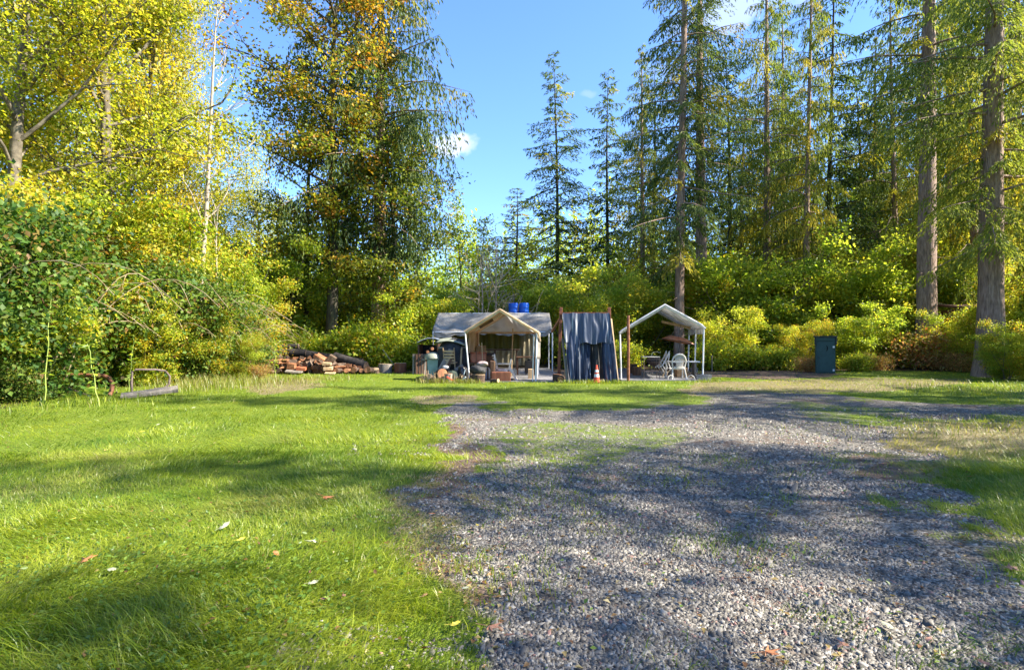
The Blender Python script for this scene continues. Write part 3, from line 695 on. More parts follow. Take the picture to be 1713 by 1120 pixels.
# centre skyline
tr('spire', 'fir_tree', 'tall sparse spire shaped fir standing alone against the blue sky', 'tree', 930, 45, (1, 1, 1.0), 1.2)
tr('spire_b', 'fir_tree', 'sparse spire fir just right of the lone tall one', 'tree', 1018, 46, (1.05, 1.05, 1.0), .2)
tr('spire', 'fir_tree', 'short young fir left of the lone tall spire fir', 'tree', 862, 40, (.85, .85, .50), 2.5)
tr('alder_far', 'alder_tree', 'small open alder against the sky above the left end of the grey tarp shelter', 'tree', 770, 42, 1.0)
tr('alder_far', 'alder_tree', 'thin leafed alder behind the bare pale tree', 'tree', 803, 46, .98)
# left of centre
tr('maple_big', 'bigleaf_maple', 'big maple turning orange with a dark leaning trunk behind the woodpile', 'tree', 552, 29, 1.0, -.1)
tr('fir_left', 'fir_tree', 'tall dark fir with curtains of hanging needles beside the orange maple', 'tree', 632, 30.5, (1.3, 1.3, 1.05), 1.1)
tr('maple_b', 'bigleaf_maple', 'green maple with a limb reaching right into the open sky', 'tree', 655, 31, (1.0, 1.0, .78), .5)
tr('maple_b', 'bigleaf_maple', 'straight stemmed maple left of the orange maple trunk', 'tree', 512, 31, (.78, .78, 1.0), 2.9)
tr('alder_b', 'alder_tree', 'light green alder in the gap left of the maples', 'tree', 440, 38, (.8, .8, .62), 1.0)
# left wood
tr('alder_a', 'alder_tree', 'golden green alder with one thick mossy trunk at the upper left', 'tree', 168, 20, (1.0, 1.0, 1), .5)
tr('alder_b', 'alder_tree', 'left stem of the pair of close alders in the upper left', 'tree', 243, 22, (.62, .62, 1.05), 2.0)
tr('alder_a', 'alder_tree', 'right stem of the pair of close alders, leaning toward the sky gap', 'tree', 272, 23, (.42, .42, 1), 3.6)
tr('alder_b', 'alder_tree', 'yellow alder crowding the top left corner', 'tree', 20, 17, (1.0, 1.0, 1.0), 4.2)
tr('alder_a', 'alder_tree', 'alder behind the leftmost brambles, mostly hidden', 'tree', -40, 24, (1.1, 1.1, 1.0), 5.3)
tr('alder_b', 'alder_tree', 'back row alder glimpsed left of the thick mossy trunk', 'tree', 100, 30, (1.2, 1.2, 1.1), .9)
tr('alder_a', 'alder_tree', 'back row alder between the mossy trunk and the close pair', 'tree', 205, 34, (1.1, 1.1, .9), 1.9)
tr('alder_b', 'alder_tree', 'low back row alder behind the dead snag', 'tree', 330, 36, (1, 1, .6), 2.9)
# trees standing right of the frame, whose shade falls over the clearing
for k, (x, y, p, s) in enumerate(((11.5, -1.0, 'maple_b', .92), (17, -1.6, 'fir_mid', .8), (30, 8.2, 'hemlock', .8), (35, 17.5, 'maple_b', 1.0), (18, 10.0, 'fir_mid', .85), (25, 12.6, 'fir_big', .8), (17, 3.2, 'spire', .85), (23, 3.9, 'spire_b', .9), (28, 1.6, 'spire_b', 1.0))):
    plant(p, 'fir_tree' if 'fir' in p or 'spire' in p else ('hemlock_tree' if p == 'hemlock' else ('alder_tree' if 'alder' in p else 'bigleaf_maple')),
          ('low maple nearest the camera', 'nearest fir', 'shaggy hemlock', 'leafy maple', 'fir closest to the right edge', 'broad fir', 'smallest spire fir', 'middle spire fir', 'tall spire fir')[k] + ' beyond the right edge, throwing dappled shade on the drive', 'tree', (x, y, 0), k * 1.3, s)

# snags -------------------------------------------------------------
def snag(name, label, px, Y, H, r0, lean, nb, seed, mat_, up=.9, sub=5, base=.3, spreadL=.32):
    rg = np.random.default_rng(seed); P, r, rr = trunk_path(rg, H, r0, lean, .25, n=16, flare=.2, sides=8, top=.12)
    t = thing(name, label, 'tree', at(px, Y)); br = []
    Vt, Qt = tubes([(P, rr)], 8); link('trunk', mesh_np('snag_trunk', Vt, Qt, mat_, smooth=True), t)
    for k in range(nb):
        h = base + (1 - base) * (k + rg.random()) / nb; p = interp(P, np.array([min(h, .97)]))[0]; az = rg.random() * 6.28
        Ln = H * spreadL * (1.15 - h) * (.6 + .8 * rg.random()) + .3
        B = grow(rg, p, (math.cos(az), math.sin(az), up), Ln, 7, .13, .03); rb = max(.02, r0 * .4 * (1.2 - h)); br.append((B, np.linspace(rb, .012, 8)))
        for j in range(sub):
            b0 = interp(B, np.array([.25 + .7 * rg.random()]))[0]; dd = (B[-1] - B[0]) / Ln + rg.normal(0, .5, 3)
            br.append((grow(rg, b0, dd, Ln * .35, 4, .15, .04), np.linspace(rb * .5, .009, 5)))
    Vb, Qb = tubes(br, 5); link('branchwork', mesh_np('snag_branchwork', Vb, Qb, mat_, smooth=True), t, kind='stuff'); return t
snag('dead_tree', 'dead leaning tree with bleached branches against the sky, upper left', 318, 21, 13.8, .105, (.10, 0), 13, 6, bark_dead, 1.2, 4, .42, .22)
snag('dead_tree', 'bare pale leafless tree spreading behind the grey tarp shelter', 800, 31, 6.2, .07, (.05, 0), 20, 8, bark_dead, .9, 9, .06, .62)
snag('dead_tree', 'second bare pale stem right of the spreading leafless tree', 828, 31.5, 6.8, .07, (.05, 0), 18, 9, bark_dead, 1.3, 8, .08, .42)
snag('dead_tree', 'thin bleached sapling leaning below the sky gap on the left', 366, 22, 6.6, .06, (.03, 0), 4, 10, bark_dead, 1.3, 2, .5, .2)
st_ = thing('tree_snag', 'broken topped pale trunk above the shrubs between outhouse and massive fir', 'tree', at(1470, 42))
mb = MB(); mb.lathe([(.42, 0), (.36, 2), (.33, 5), (.30, 8.6), (.12, 9.4)], n=12, jit=.06); mb.build('trunk', bark_fir, st_, True)
mb = MB()
for k in range(9): a = random.uniform(0, 6.28); z = random.uniform(3, 8.5); mb.tube([(0, 0, z), (math.cos(a) * .7, math.sin(a) * .7, z + random.uniform(-.2, .1))], [.03, .01], 5)
mb.build('broken_limb', bark_dead, st_, kind='stuff')

# ------------------------------------------------------------------ shrubs
def canes(seed):
    rg = np.random.default_rng(seed); br = []
    for k in range(34):
        a = rg.random() * 6.28; q = .5 + .8 * rg.random(); L_ = 2.6 + 2.4 * rg.random(); t = np.linspace(0, 1, 11)
        x0, y0 = math.cos(a) * rg.random() * 1.6, math.sin(a) * rg.random() * 1.6
        r = t * L_ * .62 * q; z = L_ * (1.25 * t - .95 * t * t) + .2; w = np.cumsum(rg.normal(0, .03, 11))
        br.append((np.stack([x0 + np.cos(a + w) * r, y0 + np.sin(a + w) * r, z], 1), np.linspace(.011, .004, 11)))
    V, Qd = tubes(br, 4); return mesh_np('arching_cane', V, Qd, bpy.data.materials['dry_cane'])
mat('dry_cane', [(.16, .10, .05), (.30, .22, .12), (.42, .34, .22)], 5, .7, .1)
CANES = [canes(1), canes(2)]
SH = [
 ('vine_b', 'vine_maple', 'tall vine maple behind the brightest rounded one', 1262, 37, 1.4), ('vine_a', 'vine_maple', 'high arching vine maple in the gap left of the outhouse', 1322, 37.5, 1.2), ('vine_a', 'vine_maple', 'high yellow vine maple over the outhouse roof', 1385, 37, 1.25),
 ('vine_b', 'vine_maple', 'tall vine maple just left of the massive pinkish fir', 1510, 37, 1.45), ('vine_a', 'vine_maple', 'tall vine maple filling the gap between the massive trunks', 1622, 36, 1.3), ('hazel_b', 'hazel_bush', 'leafy bush half hiding the rust brown shed', 1618, 26.2, .55), ('vine_b', 'vine_maple', 'small vine maple in front of the right end of the shed', 1640, 25.6, .42),
 ('vine_a', 'vine_maple', 'tall vine maple behind the slim pale fir trunk', 1150, 38, 1.15), ('vine_b', 'vine_maple', 'small bright vine maple right of the white canopy foot', 1215, 28.5, .55), ('vine_b', 'vine_maple', 'small bright vine maple just right of the outhouse', 1432, 28.2, .6), ('hazel_b', 'hazel_bush', 'small leafy bush hugging the outhouse on its left', 1345, 27.5, .42),
 ('bramble_a', 'bramble_thicket', 'dark bramble thicket at the left edge beside the lawn', -75, 13.4, 1.50), ('bramble_b', 'bramble_thicket', 'bramble mound behind the rusty rail, leftmost in full view', 30, 16.6, 1.60),
 ('bramble_a', 'bramble_thicket', 'bramble mound directly behind the curved rusty rail', 122, 19.6, 1.45), ('bramble_b', 'bramble_thicket', 'bramble mound behind the brown tube loop and plank', 205, 19.2, 1.50),
 ('bramble_a', 'bramble_thicket', 'paler bramble mound right of the tube loop', 292, 20.2, 1.20), ('bramble_b', 'bramble_thicket', 'low bramble tongue left of the woodpile', 372, 21.8, 0.90),
 ('vine_b', 'vine_maple', 'arching maple spray leaning out of the leftmost brambles', -20, 13.6, 0.60), ('hazel_b', 'hazel_bush', 'loose leafy bush between the first and second bramble mounds', 80, 17.2, 0.70),
 ('hazel_a', 'hazel_bush', 'loose leafy bush leaning over the curved rusty rail', 165, 18, 0.50), ('vine_b', 'vine_maple', 'light maple spray above the dark tube loop', 250, 18.4, 0.52), ('hazel_b', 'hazel_bush', 'leafy bush bordering the dry grass left of the woodpile', 335, 20.2, 0.50),
 ('hazel_a', 'hazel_bush', 'tall hazel bush at the left edge above the brambles', -60, 16.5, 1.10), ('hazel_b', 'hazel_bush', 'hazel bush over the leftmost rail', 62, 18.5, 1.20),
 ('hazel_a', 'hazel_bush', 'hazel bush under the thick mossy alder trunk', 160, 20.8, 1.05), ('hazel_b', 'hazel_bush', 'hazel bush under the pair of close alders', 245, 22.0, 1.15),
 ('hazel_a', 'hazel_bush', 'hazel bush under the dead leaning tree', 318, 23.5, 0.90), ('hazel_b', 'hazel_bush', 'hazel bush at the right end of the left thicket', 385, 25.0, 0.80),
 ('vine_a', 'vine_maple', 'sunlit vine maple behind the left of the woodpile', 440, 30.0, 1.10), ('vine_b', 'vine_maple', 'light green vine maple between thicket and orange maple', 500, 34.0, 1.30),
 ('vine_a', 'vine_maple', 'vine maple seen through the maple trunks', 585, 37.0, 1.10), ('vine_b', 'vine_maple', 'glowing yellow vine maple left of the grey tarp shelter', 700, 31.0, 0.85),
 ('hazel_b', 'hazel_bush', 'hazel bush at the foot of the tall dark fir', 655, 33.0, 0.85),
 ('vine_b', 'vine_maple', 'leafy bush behind the left end of the grey tarp shelter', 748, 33.0, 0.85), ('hazel_a', 'hazel_bush', 'olive bush behind the bare pale tree', 800, 36.0, 0.80),
 ('vine_b', 'vine_maple', 'bush just left of the blue barrels', 845, 34.5, 0.85), ('hazel_b', 'hazel_bush', 'reddish tinged bush behind the blue barrels', 892, 34.0, 1.00),
 ('vine_a', 'vine_maple', 'bush behind the navy tarp frame', 952, 33.0, 0.88), ('vine_b', 'vine_maple', 'bush behind the lone rusty post', 1010, 32.0, 1.00),
 ('hazel_a', 'hazel_bush', 'green bush left of the white canopy ridge', 1062, 33.7, 0.92), ('vine_b', 'vine_maple', 'yellow bush seen under the white canopy', 1108, 34.7, 1.13),
 ('hazel_b', 'hazel_bush', 'dark green bush right behind the white canopy', 1185, 33.2, 0.86), ('vine_a', 'vine_maple', 'brightest yellow vine maple, rounded, right of the white canopy', 1237, 32.7, 1.17),
 ('hazel_b', 'hazel_bush', 'bush of upright stems between the bright vine maple and the outhouse', 1300, 33.0, 0.67), ('vine_b', 'vine_maple', 'vine maple just left of the outhouse', 1345, 33.4, 0.73),
 ('vine_a', 'vine_maple', 'vine maple towering behind the outhouse', 1408, 32.7, 1.06), ('vine_b', 'vine_maple', 'vine maple with layered sprays left of the massive pinkish fir', 1480, 32.7, 1.24),
 ('vine_a', 'vine_maple', 'vine maple between the two massive right trunks', 1595, 32.2, 1.08), ('vine_b', 'vine_maple', 'glowing vine maple right of the furrowed grey trunk', 1700, 30.2, 1.19),
 ('hazel_a', 'hazel_bush', 'hazel behind the massive pinkish fir', 1535, 36.2, 1.19), ('hazel_b', 'hazel_bush', 'hazel closing the far right edge', 1760, 23.5, 0.80),
]
for p, n, lab, px, Y, s in SH:
    t_ = tr(p, n, lab, 'bush', px, Y, s, stem='stem')
    if n == 'bramble_thicket' or px < 420 and 'hazel' in n: link('cane', CANES[px % 2], t_, kind='stuff')
LOW = [('hazel_a', 'dark green low shrub at the foot of the furrowed grey trunk', 1682, 20.6, .30), ('hazel_b', 'low shrub in the shade at the right edge of the lawn', 1730, 20.0, .42),
 ('redbush', 'pale orange tinged bramble below the massive pinkish fir', 1585, 26.3, .7), ('redbush', 'orange leaved bramble spilling toward the lawn between the massive firs', 1618, 25, .7), ('redbush', 'leafy bramble climbing the foot of the massive pinkish fir', 1560, 27.2, 1.5),
 ('redbush', 'rust coloured fern clump left of the outhouse', 1352, 25.2, .55), ('salal', 'fern green low shrub right of the outhouse', 1432, 25.8, .6), ('redbush', 'rust coloured brush farther right of the outhouse', 1465, 26.3, .6),
 ('salal', 'low shrub at the edge right of the white canopy', 1200, 26.8, 1.0), ('salal', 'low shrub midway between white canopy and outhouse', 1255, 27, .9), ('salal', 'low green shrub nearing the outhouse', 1300, 26.8, .8),
 ('salal', 'bluish green shrub at the foot of the tall dark fir', 628, 27.5, 1.7), ('salal', 'shaded shrub behind the right of the woodpile', 572, 28, 1.4), ('salal', 'shrub left of the grey tarp shelter', 683, 27.5, 1.2),
 ('salal', 'dark shrub behind the middle of the woodpile', 505, 27.5, 1.3), ('salal', 'dark shrub behind the left of the woodpile', 445, 27, 1.3), ('salal', 'low shrub seen behind the rusty post', 1035, 28, 1.0),
 ('hazel_b', 'sunlit low brush at the left end of the woodpile', 398, 20.2, .3), ('redbush', 'tan and yellow low brush in front of the left woodpile', 432, 20.5, .45), ('bramble_b', 'small bramble sprawl beside the curved rusty rail', 18, 13.4, .42),
 ('bramble_b', 'small bramble sprawl on the lawn edge below the curved rusty rail', 66, 14.8, .33), ('salal', 'shrub closing the shade below the fir between the massive trunks', 1535, 28.8, 1.2), ('salal', 'low shrub behind the navy tarp', 985, 28.5, 1.1)]
for p, lab, px, Y, s in LOW: tr(p, 'low_shrub', lab, 'shrub', px, Y, s, stem='stem')

# far woods: one mass ------------------------------------------------
def far_woods():
    rg = np.random.default_rng(77); n = 180000; az = rg.uniform(-1.35, 1.35, n)
    dist = rg.uniform(56, 90, n); top = 6.0 + 11 * fbm(az * 40, dist * .03, 1.0, 5) * (1 + .25 * np.sin(az * 3)) + 5 * (vnoise(az * 130, dist * .1, 1, 9) > .6)
    left = np.clip((-az - .05) * 2, 0, 1); top = top + 2 * left + np.clip(az - .25, 0, 1) * 6
    z = rg.random(n) ** .8 * top
    P = np.stack([np.sin(az) * dist, np.cos(az) * dist, z], 1)
    V, T = leaves(rg, P, np.array([[0, 0, -.3]]) + np.zeros((n, 3)), .40, wid=.6, spread=.9)
    v = np.clip(fbm(az * 60, z, .5, 3) + rg.normal(0, .15, n), 0, 1); a = (vnoise(az * 50, dist * .1, 1, 13) > .8) * .5
    return mesh_np('far_woods', V, T, L_hazel, attrs={'v': np.repeat(v, 4), 'a': np.repeat(a, 4)})
tag(link('far_woods', far_woods()), label='distant mixed woodland closing the view behind the nearer trees', cat='woods', kind='stuff')

# ground litter and weeds ---------------------------------------------
def litter():
    rg, x, y = scatter(42000, 2.3, 30, 33, 1.6)
    g, st, pa, fl, ms = masks(x, y); keep = rg.random(len(x)) < .035 + .35 * fl + .30 * pa + .12 * st + .05 * g
    x, y = x[keep], y[keep]; P = np.stack([x, y, height(x, y) + .008 + rg.random(len(x)) * .012], 1); D = np.stack([rg.normal(0, 1, len(x)), rg.normal(0, 1, len(x)), np.zeros(len(x))], 1)
    V, T = leaves(rg, P, D, .035, up=2.5, wid=.6, spread=.1, fold=.5); v = rg.random(len(x)); a = (rg.random(len(x)) < .6) * 1.
    return mesh_np('leaf_litter', V, T, leafmat('litter_leaf', [(.25, .18, .05), (.36, .27, .10), (.45, .38, .2)], BRN, .2), attrs={'v': np.repeat(v, 4), 'a': np.repeat(a, 4)})
tag(link('leaf_litter', litter()), label='small dry fallen leaves strewn over lawn, drive and wood edge', cat='leaves', kind='stuff')
def weeds():
    rg, x, y = scatter(60000, 2.3, 9, 34, 1.3)
    g, st, pa, fl, ms = masks(x, y); pt = fbm(x, y, .8, 90)
    left = np.clip((1.2 - x) * .5 + .3, .1, 1)
    keep = rg.random(len(x)) < np.clip((pt - .47) * 3.5, 0, 1) * (1 - g) * .5 * left * np.clip((6.5 - y) / 3, 0.05, 1) + .018 * g + .08 * ms
    x, y = x[keep], y[keep]; P = np.stack([x, y, height(x, y) + .012 + rg.random(len(x)) * .045], 1); D = np.stack([rg.normal(0, 1, len(x)), rg.normal(0, 1, len(x)), .3 * np.ones(len(x))], 1)
    V, T = leaves(rg, P, D, .028, up=1.6, wid=.62, spread=.2, fold=.3); v = rg.random(len(x)); a = (rg.random(len(x)) < .05) * 1.
    return mesh_np('ground_weeds', V, T, L_weed, attrs={'v': np.repeat(v, 4), 'a': np.repeat(a, 4)})
tag(link('ground_weeds', weeds()), label='small broad leaved weeds and clover creeping through the near lawn and gravel edge', cat='weeds', kind='stuff')
def grass_fringe():                                                  # longer dry and green grass at the edges
    rg = np.random.default_rng(35); parts = []
    for (px0, py0, px1, py1, n, ln, aa, sg) in ((300, 652, 430, 640, 1500, .30, .6, 1.1), (430, 640, 540, 634, 1100, .22, .7, .9), (0, 690, 210, 668, 600, .2, .15, 1.2), (290, 648, 400, 640, 700, .4, .8, .5), (1480, 722, 1720, 708, 700, .12, .7, .6),
                                       (700, 640, 800, 641, 800, .2, .6, .12), (800, 641, 1180, 640, 1200, .09, .25, .25), (1180, 640, 1200, 636, 200, .15, .3, .2), (940, 641, 1040, 641, 500, .16, .1, .1), (1600, 655, 1760, 650, 1100, .2, .3, 1.4), (700, 925, 860, 1010, 500, .07, .3, .25)):
        a, b = gnd(px0, py0), gnd(px1, py1); t = rg.random(n); x = a.x + (b.x - a.x) * t + rg.normal(0, sg, n); y = a.y + (b.y - a.y) * t + rg.normal(0, sg * .8, n)
        L_ = ln * (.4 + .9 * rg.random(n)); az = rg.random(n) * 6.28; be = .2 + .6 * rg.random(n); w = (.0028 + .00014 * y); z = height(x, y)
        dx, dy = np.cos(az), np.sin(az); V = []
        for tt in (0, .5):
            for s in (-1, 1): V.append(np.stack([x + dx * L_ * be * tt ** 2 - dy * w * s, y + dy * L_ * be * tt ** 2 + dx * w * s, z + L_ * tt * (1 - .25 * be * tt) - .01], 1))
        V.append(np.stack([x + dx * L_ * be, y + dy * L_ * be, z + L_ * (1 - .4 * be)], 1)); V = np.stack(V, 1).reshape(-1, 3); bs = np.arange(n)[:, None] * 5
        parts.append((V, [bs + np.array([[0, 1, 3, 2]]), bs + np.array([[2, 3, 4]])], np.repeat(rg.random(n), 5), np.repeat((rg.random(n) < aa) * (.6 + .4 * rg.random(n)), 5)))
    V, Fl, v, a = join(parts); return mesh_np('long_grass', V, Fl, L_grass, attrs={'v': v, 'a': a})
tag(link('long_grass', grass_fringe()), label='longer tufts of green and straw coloured grass along the edges of the lawn and camp', cat='grass', kind='stuff')

# fallen leaves one can point at --------------------------------------
def leaf_mesh(name, kind, m):
    if kind == 'maple':
        pr = [(0, .0), (20, .42), (32, .34), (50, .78), (64, .45), (90, 1.0), (116, .45), (130, .80), (148, .34), (160, .44), (180, .02), (215, .30), (262, .18), (278, .18), (325, .30)]
    else: pr = [(0, .3), (30, .42), (60, .7), (90, 1), (120, .7), (150, .42), (180, .3), (225, .3), (270, .35), (315, .3)]
    V = [(0, 0, .10)]; n = len(pr)
    for a, r in pr:
        r = max(r, .12); V.append((math.cos(R(a)) * r, math.sin(R(a)) * r, .08 * math.sin(a * .11) + .16 * r * r))
    V.append((-.03, -.9, .12)); V.append((.03, -.9, .12)); V.append((.03, -.1, .09)); V.append((-.03, -.1, .09))
    me = bpy.data.meshes.new(name); me.from_pydata(V, [], [(0, i + 1, (i + 1) % n + 1) for i in range(n)] + [(n + 1, n + 2, n + 3, n + 4)]); me.materials.append(m); me.update(); return me
lf_or = mat('fallen_leaf_orange', [(.30, .09, .03), (.42, .15, .05), (.5, .22, .09)], 3, .6, .2)
lf_br = mat('fallen_leaf_brown', [(.16, .07, .045), (.26, .12, .07), (.34, .19, .12)], 3, .6, .2)
lf_pa = mat('fallen_leaf_pale', [(.26, .26, .14), (.34, .34, .21), (.42, .42, .30)], 3, .5, .2)
lf_ye = mat('fallen_leaf_yellow', [(.48, .36, .03), (.58, .45, .05), (.62, .52, .12)], 3, .5, .2)
LM = {}
for kk in ('maple', 'oval'):
    for nm, m_ in (('orange', lf_or), ('brown', lf_br), ('pale', lf_pa), ('yellow', lf_ye)): LM[kk, nm] = leaf_mesh('leaf_' + kk + nm, kk, m_)
FL = [('maple', 'orange', 143, 955, 40, 'rusty orange maple leaf on the shaded lawn at the lower left'), ('maple', 'orange', 543, 846, 34, 'bright orange maple leaf on the sunny middle of the lawn'),
 ('oval', 'pale', 372, 897, 26, 'whitish oval leaf on the sunny lawn'), ('maple', 'pale', 528, 923, 34, 'pale green maple leaf on the lawn'), ('oval', 'pale', 190, 972, 22, 'pale curled leaf just right of the rusty orange leaf'),
 ('oval', 'pale', 520, 993, 24, 'greyish pale leaf in the shaded lawn'), ('maple', 'brown', 818, 1068, 50, 'big brown maple leaf on the gravel edge at the bottom'), ('oval', 'brown', 846, 1080, 30, 'light brown leaf touching the big brown maple leaf'),
 ('oval', 'yellow', 757, 1063, 24, 'tan yellow leaf left of the big brown maple leaf'), ('maple', 'orange', 1280, 1090, 50, 'orange maple leaf on gravel at the bottom edge'), ('oval', 'orange', 1220, 855, 20, 'orange leaf on the sunny gravel'),
 ('oval', 'yellow', 400, 919, 20, 'ochre leaf right of the whitish oval leaf'), ('oval', 'orange', 463, 942, 18, 'small dull orange leaf right of the ochre one'), ('maple', 'brown', 1690, 953, 34, 'dark brown leaf at the right edge of the gravel'),
 ('oval', 'pale', 1488, 1046, 34, 'long green grey leaf on the gravel near the lower right'), ('oval', 'yellow', 798, 883, 12, 'bright yellow leaf on the gravel edge'), ('oval', 'yellow', 120, 880, 16, 'yellow leaf sunk in lawn at the left'),
 ('oval', 'pale', 262, 715, 10, 'small pale leaf on the far lawn left'), ('oval', 'pale', 322, 686, 8, 'tiny pale leaf on the shaded far lawn'), ('oval', 'yellow', 240, 724, 10, 'small yellow leaf beside the pale far one'),
 ('oval', 'brown', 545, 1020, 16, 'small brown leaf in the weeds at the bottom'), ('oval', 'brown', 708, 1013, 18, 'brown leaf among weeds near the gravel'), ('oval', 'brown', 575, 1012, 14, 'reddish brown leaf in the clover'),
 ('oval', 'pale', 875, 722, 9, 'white leaf on the shaded gravel top'), ('oval', 'pale', 900, 772, 9, 'white leaf on gravel lower than the others'), ('maple', 'brown', 1037, 728, 12, 'dark curled leaf on the mossy patch'),
 ('oval', 'orange', 1480, 780, 16, 'curled tan leaf at the right of the sunny gravel'), ('oval', 'brown', 1408, 1072, 22, 'brown leaf right of the orange leaf at the bottom'), ('oval', 'brown', 1640, 1100, 26, 'curled brown leaf in the lower right corner'),
 ('oval', 'orange', 1620, 805, 12, 'red orange leaf on the right patch of grass'), ('oval', 'orange', 720, 870, 14, 'pinkish orange leaf on the lawn edge'), ('oval', 'pale', 775, 650 + 348, 16, 'faded leaf on dirt at the gravel edge')]
for kk, col, px, py, w, lab in FL:
    p = gnd(px, py); p.z = float(height(np.array([p.x]), np.array([p.y]))[0]) + (.03 if px < 760 else .022); s = w * p.y / F * .62; p.z += .012
    o = link('fallen_leaf', LM[kk, col], None, p, (random.uniform(-.25, .25), random.uniform(-.25, .25), random.uniform(0, 6.28)), sc=(s, s, s)); tag(o, lab, 'leaf', 'fallen leaves lying singly')
# ------------------------------------------------------------------ camp
def pole(parent, pts, r=.022, m=None, name='pole', label=None): return MB().tube(pts, r, 8).build(name, m or white_pipe, parent, True, label)

def canopy(root, frames, mats_, r=.024, eaves=.14, thick=.012, side=(0, 0), sag=.03, seed=1, front_mat=None):
    """frames: list (front..back) of five points: left foot, left shoulder, peak, right shoulder, right foot"""
    for fr in frames:
        lf, ls, pk, rs, rf = [Vector(p) for p in fr]
        pole(root, [lf, ls], r, name='leg'); pole(root, [rs, rf], r, name='leg')
        b = lambda a, c: [a.lerp(c, .0), a.lerp(c, .5), c]
        pole(root, [ls, ls.lerp(pk, .5), pk, rs.lerp(pk, .5), rs], r, name='rafter')
    for k in (1, 2, 3):
        pole(root, [f[k] for f in frames], r * .9, name='purlin')
    rg = random.Random(seed)
    def prof(u, fr):
        lf, ls, pk, rs, rf = [Vector(p) for p in fr]
        lo, ro = ls + (ls - pk).normalized() * .02 + Vector((0, 0, -eaves)), rs + (rs - pk).normalized() * .02 + Vector((0, 0, -eaves))
        P = [lo, ls, ls.lerp(pk, .5), pk, rs.lerp(pk, .5), rs, ro]; up = Vector((0, 0, r + .012))
        k = min(u * 6, 5.999); i = int(k); f = k - i
        return P[i].lerp(P[i + 1], f) + up
    def f(u, v):
        n = len(frames) - 1; k = min(v * n, n - 1e-4); i = int(k); t = k - i
        p = prof(u, frames[i]).lerp(prof(u, frames[i + 1]), t)
        s = math.sin(math.pi * t) * sag * (1 if .14 < u < .86 else .3)
        w = (float(vnoise(u * 9, v * 7, 1, seed)) - .5) * .04
        return p + Vector((0, 0, -s + w))
    return MB().grid(f, 24, 14 * (len(frames) - 1)).build('roof_cover', mats_, root, True, solid=thick)

def rel(root, p): return Vector(p) - root.location

def Q(px, Y, py): return at(px, Y, py)

# grey tarp shelter at the back --------------------------------------
r0 = thing('canopy_shelter', 'long shelter roofed with a sagging grey tarp, behind the smaller tan canopy', 'canopy', at(828, 26.2))
def L0(px, Y, py): return rel(r0, at(px, Y, py))
def gz(px, Y): return rel(r0, at(px, Y))
fe, be = 25.0, 28.2
def roofpt(u, v):                                                    # u along, v from front eave (0) over ridge (.5) to rear eave (1)
    def side(px_e, px_r, Ye, Yr): pass
    xe = 723 + (924 - 723) * u; xr = 733 + (919 - 733) * u
    e = at(xe, fe, 551 + (3 if .02 < u < .98 else 0) + (0 if u > .3 else (1 - abs(u - .12) / .18) * 6 if u < .3 and abs(u - .12) < .18 else 0)); rd = at(xr, 26.6, 522 + math.sin(u * 3.14) * 1.2)
    b = Vector((rd.x + (e.x - rd.x), be, e.z))
    p = e.lerp(rd, v * 2) if v < .5 else rd.lerp(b, v * 2 - 1)
    q = v * 2 if v < .5 else 2 - v * 2
    p.z += -math.sin(math.pi * q) * .10 * (.4 + .6 * math.sin(math.pi * u)) + (float(vnoise(u * 11, v * 8, 1, 4)) - .5) * .10 * (1 - abs(2 * v - 1) * .0) + .05 * math.sin(u * 40 + v * 9) * (1 - q) * .5
    return rel(r0, p)
MB().grid(roofpt, 60, 28).build('roof_tarp', cloth_grey, r0, True, solid=.012)
def val(u, v):
    p = roofpt(u, 0); p.z -= .02 + v * (.14 + .05 * math.sin(u * 23) + .04 * math.sin(u * 61)); p.y -= .02 + .02 * math.sin(u * 50) * v; return p
MB().grid(val, 60, 3).build('valance', cloth_grey, r0, True)
for px, Y, pt in ((724.5, 25, 556), (742, 25.6, 556), (918, 27.6, 556), (924, 25, 553), (900, 28, 556)):
    b = gz(px, Y); t = L0(px, Y, pt - 2); t.z -= 0; pole(r0, [b, (b.x, b.y, t.z)], .028, name='leg')
pole(r0, [L0(724, 25.02, 555), L0(924, 25.02, 555)], .022, name='eave_pole'); pole(r0, [L0(733, 26.6, 524), L0(919, 26.6, 524)], .022, name='ridge_pole')
def wall(px0, px1, Y0, Y1, pt, pb, m, name, waves, amp=.05, lab=None, par=None):
    a, b, c, d = at(px0, Y0, pb), at(px1, Y1, pb), at(px1, Y1, pt), at(px0, Y0, pt); n = Vector((-(b - a).y, (b - a).x, 0)).normalized()
    base = (par or r0).location
    f = lambda u, v: a.lerp(b, u).lerp(d.lerp(c, u), v) + n * (amp * math.sin(u * waves * 6.283 + .6 * math.sin(v * 3 + u * 9)) + .02 * math.sin(u * 31)) - base
    MB().grid(f, int(waves * 8), 8).build(name, m, par or r0, True, lab, solid=.01)
wall(731, 756, 27.2, 27.2, 556, 611, yellow_curtain, 'side_sheet', 3)
wall(755, 872, 27.5, 27.5, 556, 584, olive_curtain, 'window_sheet', 12, .035, 'translucent olive green corrugated sheet')
wall(755, 872, 27.45, 27.45, 583, 611, yellow_curtain, 'wall_sheet', 12, .035)
wall(870, 902, 27.4, 27.6, 556, 611, yellow_curtain, 'wall_sheet', 4, .05)

